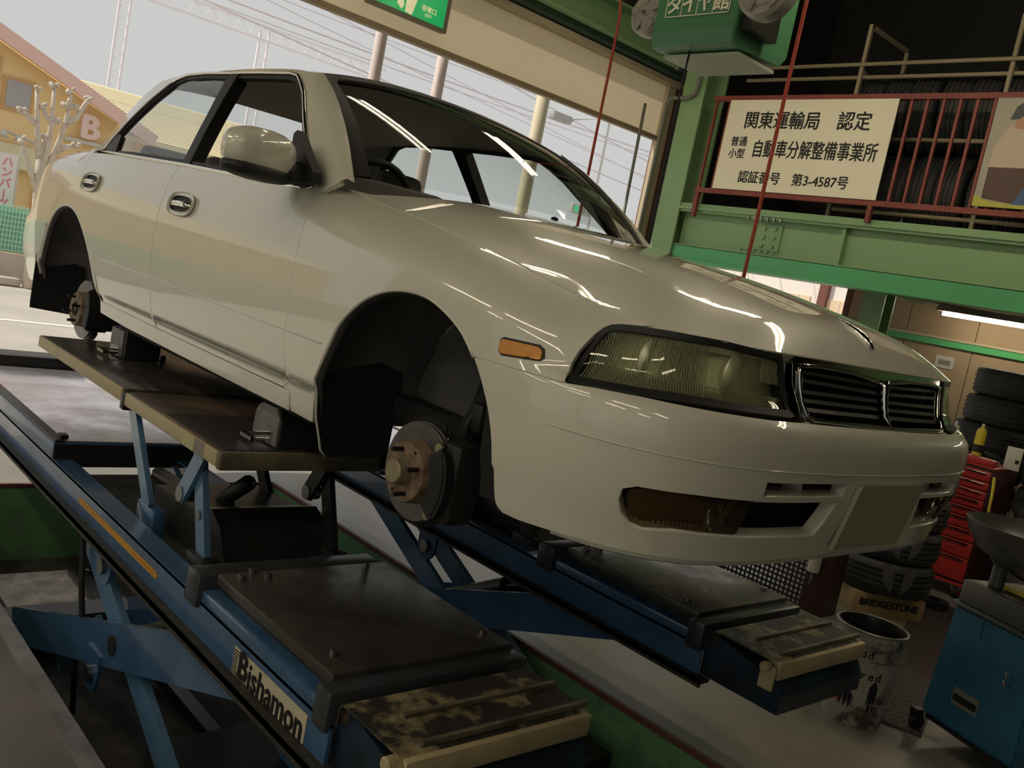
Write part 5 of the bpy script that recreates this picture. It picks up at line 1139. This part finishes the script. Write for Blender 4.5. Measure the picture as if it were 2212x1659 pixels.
# wall fittings under the mezzanine
cd = MB(); cd.tube([(-2.72, YW - .04, 1.2), (-2.72, YW - .04, 2.05), (-2.76, YW - .04, 2.08), (-2.80, YW - .04, 2.1), (-2.80, YW - .04, 2.14), (-2.7, YW - .04, 2.17), (-1.2, YW - .05, 2.10)], .017, 8); tag(cd.build('wall_pipe', mat('pale_pipe', (.40, .38, .34), .5), None, True), 'pale pipe running down the beige wall from the mezzanine', 'pipe')
nt_ = thing('wall_notice', 'small white paper notice on the beige wall below the green strip', 'notice', (-1.95, YW - .022, 1.60)); MB().box(-.09, .09, -.004, 0, -.06, .06).build('notice_sheet', white, nt_); MB().box(-.06, .06, -.005, -.004, -.03, .02).build('notice_print', mat('print_grey', (.25, .25, .24), .6), nt_)
# ---------------------------------------------------------------- fluorescent fittings of the workshop
tubem = mat('tube_glow', (.9, .85, .7), .3, emit=LAMP_W, estr=LAMP_E)
fitm = mat('fitting_white', (.5, .48, .42), .4)
def fitting(loc, rz, lbl, n=2, z=0):
    t = thing('ceiling_light', lbl, 'light', loc, rz, 'ceiling lights')
    MB().prism([(-.11, 0), (.11, 0), (.05, .06), (-.05, .06)], -.63, .63, 1).build('fitting_body', fitm, t)
    for i in range(n):
        x = (i - (n - 1) / 2) * .12
        m = MB(); m.tube([(x, -.60, -.022), (x, .60, -.022)], .016, 10); m.build('lamp_tube', tubem, t, True)
    MB().tube([(0, 0, .06), (0, 0, 5.6 - loc[2])], .008, 6).build('hanger_rod', fitm, t) if z == 0 else None
    return t
rows = [('added over the near wall', -5.3, 3.7, (-2.6, -.6, 1.4, 3.4)), ('added over the near aisle', -3.5, 3.7, (-2.6, -.6, 1.4, 3.4)), ('over the car', .9, 4.75, (-2.4, .3)), ('before the mezzanine', 2.2, 3.8, (-2.45, -.95, .55, 2.05))]  # the two low near rows are added to brighten upright faces
cols = ['first from the opening', 'second from the opening', 'third from the opening', 'fourth from the opening']
for rn, y, z, xs_ in rows:
    for i, x in enumerate(xs_): fitting((x, y, z), math.pi / 2, 'white twin tube ceiling light %s, %s' % (rn, cols[i]))
t = fitting((-1.30, 6.55, 2.06), math.pi / 2, 'short tube light under the mezzanine by the beige wall', 1, 1)
t2 = fitting((1.2, 6.3, 2.06), math.pi / 2, 'tube light under the mezzanine beyond the right edge', 1, 1)
# ---------------------------------------------------------------- outdoors: colours paled to stand for haze and overexposure
pale = mat('washed_post', (.78, .66, .62), .6)  # pastel puts the overexposed daylight into the post colour
palec = mat('pale_concrete', (.60, .52, .44), .8, col2=(.50, .43, .36), scale=2)
wirem = mat('hazed_wire', (.66, .60, .68), .6)  # dark wires given a pale tint that carries the sky haze
for i, (x, y, r) in enumerate(((-5.0, 1.985, .05), (-5.5, 2.985, .055), (-6.0, 4.76, .075))):
    t = thing('canopy_post', ('slim pale post seen left of the exit sign', 'slim pink post above the car roof', 'broad cream post nearest the opening jamb')[i], 'post', (x, y, 0), 0, 'forecourt posts')
    MB().tube([(0, 0, 0), (0, 0, 5.2)], r, 16).build('shaft', pale if i < 2 else mat('cream_post', (.74, .66, .46), .6), t, True); MB().box(-r * 1.7, r * 1.7, -r * 1.7, r * 1.7, 0, .03).build('foot_plate', pale, t)
# green mesh fence on a low wall
kw = MB().box(-14.1, -13.9, -14, 24, 0, .40).build('kerb_wall', palec); tag(kw, 'low pale concrete wall below the green mesh fence', 'wall')
fe = thing('mesh_fence', 'green wire mesh fence on the low wall outside', 'fence', (-14.0, 0, .402))
fg = mat('fence_green', (.50, .78, .62), .6)
for i in range(13):
    y = -12 + i * 2.9; MB().box(-.03, .03, y - .03, y + .03, 0, .80).build('fence_post', mat('fence_post', (.62, .62, .56), .6) if 'fence_post' not in MATS else MATS['fence_post'], fe)
w = MB()
for i in range(10): w.box(-.006, .006, -12, 22.8, .04 + i * .075, .052 + i * .075)
for i in range(700): w.box(-.004, .004, -12 + i * .05, -11.99 + i * .05, .03, .75)
o = w.build('wire_mesh', fg, fe); o['kind'] = 'stuff'
MB().box(-.04, -.03, -12, 22.8, .02, .70).build('mesh_screen', mat('fence_screen', (.30, .62, .45), .7), fe)
ws_ = MB().box(-13.2, -13.0, .9, 1.6, 0, .12, .03).build('parking_stop', palec, None, ang=35); tag(ws_, 'concrete parking stop on the forecourt before the low wall', 'parking stop')
st_ = MB().box(-9.5, -9.38, -12, 20, -.004, .002).build('painted_line', mat('white_line', (.8, .78, .72), .7)); tag(st_, 'white painted line across the forecourt', 'line')
# orange building with tiled roof
bd = thing('orange_building', 'orange restaurant building with pale tiled roof outside', 'building', (0, 0, 0))
orw = mat('orange_wall', (.90, .64, .32), .75); orb = mat('orange_brick', (.80, .42, .22), .8, col2=(.72, .35, .18), scale=14); tile = mat('washed_roof_tile', (.92, .78, .50), .7); pink = mat('pink_fascia', (.86, .56, .48), .6)  # wall and roof colours lightened to carry the outdoor wash
MB().box(-26, -18.2, -12, 9, 0, 2.9).build('main_wall', orw, bd)
MB().box(-18.3, -18.1, 2.9, 9, 0, 2.3).build('brick_wall', orb, bd)
rf_ = MB(); 
for i in range(26):
    t0, t1 = i / 26, (i + 1) / 26; rf_.add([(-17.9 - 4.1 * t0, -12, 2.85 + 1.25 * t0 + .010), (-17.9 - 4.1 * t0, 9.3, 2.85 + 1.25 * t0 + .010), (-17.9 - 4.1 * t1, 9.3, 2.85 + 1.25 * t1), (-17.9 - 4.1 * t1, -12, 2.85 + 1.25 * t1)], [(0, 1, 2, 3)])
rf_.build('tiled_roof', tile, bd)
MB().prism([(-22, 4.08), (-26.3, 2.8), (-26.3, 2.7), (-17.9, 2.75), (-17.9, 2.85)], -12, 9.2, 1).build('roof_body', tile, bd)
gp = [(-3.6, 0), (-3.6, 2.9), (.6, 4.45), (4.25, 2.93), (4.25, 0)]
MB().prism(gp, -17.9, -17.6, 0).build('gable_wall', orw, bd)
for a, b in (((.6, 4.60), (4.75, 2.86)), ((.6, 4.60), (-3.9, 2.86))):
    m = MB(); m.bar((-17.3, a[0], a[1] - .05), (-17.3, b[0], b[1] - .05), .12, .24); m.build('fascia', pink, bd); m = MB(); m.bar((-17.75, a[0], a[1]), (-17.75, b[0], b[1]), 1.0, .06); m.build('gable_roof', tile, bd)
for y0, y1, z0, z1, sl_ in ((1.0, 1.95, 2.75, 3.65, 0), (2.02, 2.55, 2.75, 3.35, 0)):
    wn = MB().box(-17.62, -17.56, y0, y1, z0, z1).build('window', mat('window_frame_o', (.66, .40, .18), .6) if 'window_frame_o' not in MATS else MATS['window_frame_o'], bd)
    MB().box(-17.57, -17.54, y0 + .06, y1 - .06, z0 + .06, z1 - .06).build('pane', mat('grey_pane', (.46, .43, .44), .15) if 'grey_pane' not in MATS else MATS['grey_pane'], wn)
MB().box(-17.5, -17.4, 1.2, 2.72, 1.72, 2.15).build('awning', mat('cream_awning', (.80, .72, .48), .7), bd)
wn = MB().box(-17.62, -17.52, 1.3, 2.35, 1.0, 1.66).build('window', MATS['window_frame_o'], bd); MB().box(-17.53, -17.50, 1.36, 2.29, 1.06, 1.60).build('pane', mat('dark_pane', (.30, .12, .08), .3), wn)
MB().box(-17.6, -17.5, 2.75, 3.15, 0, 2.1).build('door_panel', orb, bd)
sgn_ = MB().box(-17.58, -17.45, 3.15, 4.9, 2.45, 2.52).build('sign_bar', white, bd); text('lettering', 'B', .62, mat('pink_letter', (.86, .62, .56), .5), bd, (-17.42, 3.55, 2.76), (0, 1, 0), (0, 0, 1), .03, .03)
sp = thing('spot_lamp', 'small twin spot lamp on an arm of the orange building', 'lamp', (-17.3, 2.0, 2.33)); MB().tube([(0, .75, -.12), (0, .2, .0), (.3, .0, .02)], .025, 6).build('lamp_arm', white, sp, True); MB().lathe([(.04, 0), (.09, -.12), (.0, -.12)], (.3, .0, .02), 2, 12).build('lamp_head', white, sp, True); MB().lathe([(.04, 0), (.09, -.12), (.0, -.12)], (.2, .28, .0), 2, 12).build('lamp_head', white, sp, True)
bn = thing('banner', 'white and pink vertical banner before the orange building', 'banner', (-14.6, 1.52, .55)); MB().box(-.01, .01, -.22, .20, .3, 1.36).build('banner_cloth', mat('banner_white', (.84, .76, .74), .7), bn); MB().tube([(0, .22, 0), (0, .22, 1.45)], .015, 6).build('banner_pole', white, bn)
pinkt = mat('banner_pink', (.80, .25, .40), .6)
for i, ch in enumerate('ハンバーグ'): text('lettering', ch if ch != 'ー' else '|', .17, pinkt, bn, (.013, .06, 1.22 - i * .165), (0, 1, 0), (0, 0, 1), .001, .004)
# pollarded tree
tr = thing('pollarded_tree', 'pale pollarded tree with knobbly cut branches outside', 'tree', (-13.0, 1.70, 0))
bark = mat('pale_bark', (.66, .58, .48), .85, col2=(.48, .38, .28), scale=9, lo=.5, hi=.7)
br = [[(0, 0, .0), (0, -.02, .9), (0, -.06, 1.6), (0, -.09, 2.0)], [(0, -.09, 1.9), (.02, -.16, 2.25), (.0, -.20, 2.55), (0, -.24, 2.85)], [(0, -.17, 2.35), (.02, -.33, 2.47), (0, -.40, 2.5)], [(0, -.05, 1.6), (.03, .0, 2.1), (0, .0, 2.6), (0, -.02, 2.95)], [(0, .0, 2.45), (0, -.08, 2.52), (0, -.13, 2.63)], [(0, .0, 2.45), (0, .10, 2.46)], [(0, .0, 1.7), (0, .12, 2.1), (0, .19, 2.45), (0, .21, 2.7), (0, .205, 2.95)], [(0, .19, 2.45), (0, .33, 2.6), (0, .43, 2.85), (0, .47, 2.93)], [(0, -.06, 1.4), (0, -.2, 1.75), (0, -.30, 1.95), (0, -.34, 2.1)], [(0, .12, 2.05), (0, .25, 2.15), (0, .38, 2.2)], [(0, -.08, 1.9), (0, -.05, 2.2)], [(0, .205, 2.7), (0, .15, 2.76)], [(0, .205, 2.72), (0, .27, 2.75)]]
for i, b in enumerate(br):
    r0 = .085 if i == 0 else .048
    m = MB(); m.tube(b, [r0 * (1 - .45 * k / (len(b) - 1)) for k in range(len(b))], 8)
    if i: 
        e = b[-1]
        for q in range(4): m.lathe([(0, -.035), (.03, -.02), (.036, 0), (.03, .02), (0, .035)], (e[0] + random.uniform(-.03, .03), e[1] + random.uniform(-.045, .045), e[2] + random.uniform(-.03, .05)), 2, 7)
    m.build('trunk' if i == 0 else 'branch', bark, tr, True)
# overhead wires
for i, (y0, z0, y1, z1, x) in enumerate(((-14, 13.6, 40, 6.8, -26), (-14, 12.4, 40, 6.2, -26), (-14, 11.2, 40, 6.9, -27), (-14, 8.0, 40, 8.2, -24), (-14, 15.5, 40, 12.0, -28), (-14, 7.2, 40, 7.7, -22), (-14, 9.6, 40, 5.9, -25), (-14, 8.9, 40, 9.4, -26))):
    pts = [(x, y0 + (y1 - y0) * k / 12, z0 + (z1 - z0) * k / 12 - 1.2 * (1 - (k / 6 - 1) ** 2) * .5) for k in range(13)]
    tag(MB().tube(pts, .016 if i % 3 else .026, 5).build('overhead_wire', wirem, None, True), '%s overhead wire crossing the pale sky outside, %s' % ('thin' if i % 3 else 'thick', ('second steepest of the bundle', 'just below the steepest thick one', 'steeply falling to the right', 'nearly level and thick', 'highest of them all', 'lowest level one', 'ending lowest at the right', 'rising slightly to the right')[i]), 'wire', 'overhead wires')
# lattice gantry far away
lg = thing('lattice_gantry', 'faint lattice steel gantry far behind the orange building', 'gantry', (-45, 0, 0)); lm = mat('hazed_lattice', (.86, .82, .86), .7)  # near-white steel colour stands in for distance haze
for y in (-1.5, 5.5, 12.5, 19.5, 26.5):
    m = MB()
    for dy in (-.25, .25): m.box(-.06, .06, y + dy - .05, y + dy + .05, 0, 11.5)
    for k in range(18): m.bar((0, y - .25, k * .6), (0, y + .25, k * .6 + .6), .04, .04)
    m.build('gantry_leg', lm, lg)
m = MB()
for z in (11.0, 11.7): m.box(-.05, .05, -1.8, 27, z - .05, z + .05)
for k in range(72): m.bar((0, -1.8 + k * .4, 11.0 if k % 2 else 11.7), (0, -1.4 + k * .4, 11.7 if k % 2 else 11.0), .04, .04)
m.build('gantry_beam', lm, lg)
# street lamp box and traffic light across the road
fb = thing('floodlight', 'grey floodlight box hung outside beyond the posts', 'floodlight', (-14, 12.5, 5.35)); MB().box(-.1, .1, -.32, .26, -.09, .09, .02).build('lamp_box', mat('flood_grey', (.40, .38, .38), .6), fb, ang=35); MB().bar((0, .26, .0), (0, .36, .06), .03, .1).build('lamp_bracket', MATS['flood_grey'], fb); MB().tube([(0, .3, .05), (0, 1.6, .4), (0, 1.6, -5.35)], .03, 6).build('lamp_pole', mat('pole_white', (.74, .72, .70), .7), fb, True)
tl = thing('traffic_light', 'distant horizontal traffic light showing green', 'traffic light', (-25, 24.8, 4.78)); MB().box(-.1, .1, -.62, .62, -.2, .2, .08).build('light_case', mat('tl_case', (.60, .60, .58), .6), tl, ang=35)
for i, col_ in enumerate(((.1, .75, .35), (.45, .45, .42), (.45, .43, .42))):
    MB().lathe([(0, .02), (.14, .0), (.15, -.05)], (.11, -.38 + i * .38, 0), 0, 16).build('light_lens', mat('tl%d' % i, col_, .4, emit=col_ if i == 0 else None, estr=.4 if i == 0 else 0), tl, True)
MB().tube([(0, .62, 0), (0, 3.2, .2), (0, 3.2, -4.78)], .06, 8).build('light_pole', MATS['pole_white'], tl, True)
# pale building seen under the mezzanine
pb = thing('pale_building', 'pale building with tan windows seen under the mezzanine beam', 'building', (0, 0, 0))
MB().box(-34, -14, 36, 42, 0, 4.6).build('facade', mat('pale_facade', (.80, .74, .68), .8), pb)
for i in range(8):
    wn = MB().box(-28 + i * 2.1, -26.8 + i * 2.1, 35.94, 36, 1.6, 3.4).build('window', mat('tan_window', (.76, .58, .40), .5) if 'tan_window' not in MATS else MATS['tan_window'], pb); MB().box(-27.42 + i * 2.1, -27.38 + i * 2.1, 35.92, 35.94, 1.6, 3.4).build('mullion', white, wn)
MB().box(-20.0, -19.6, 35.7, 36, 0, 7).build('downpipe', redline, pb)
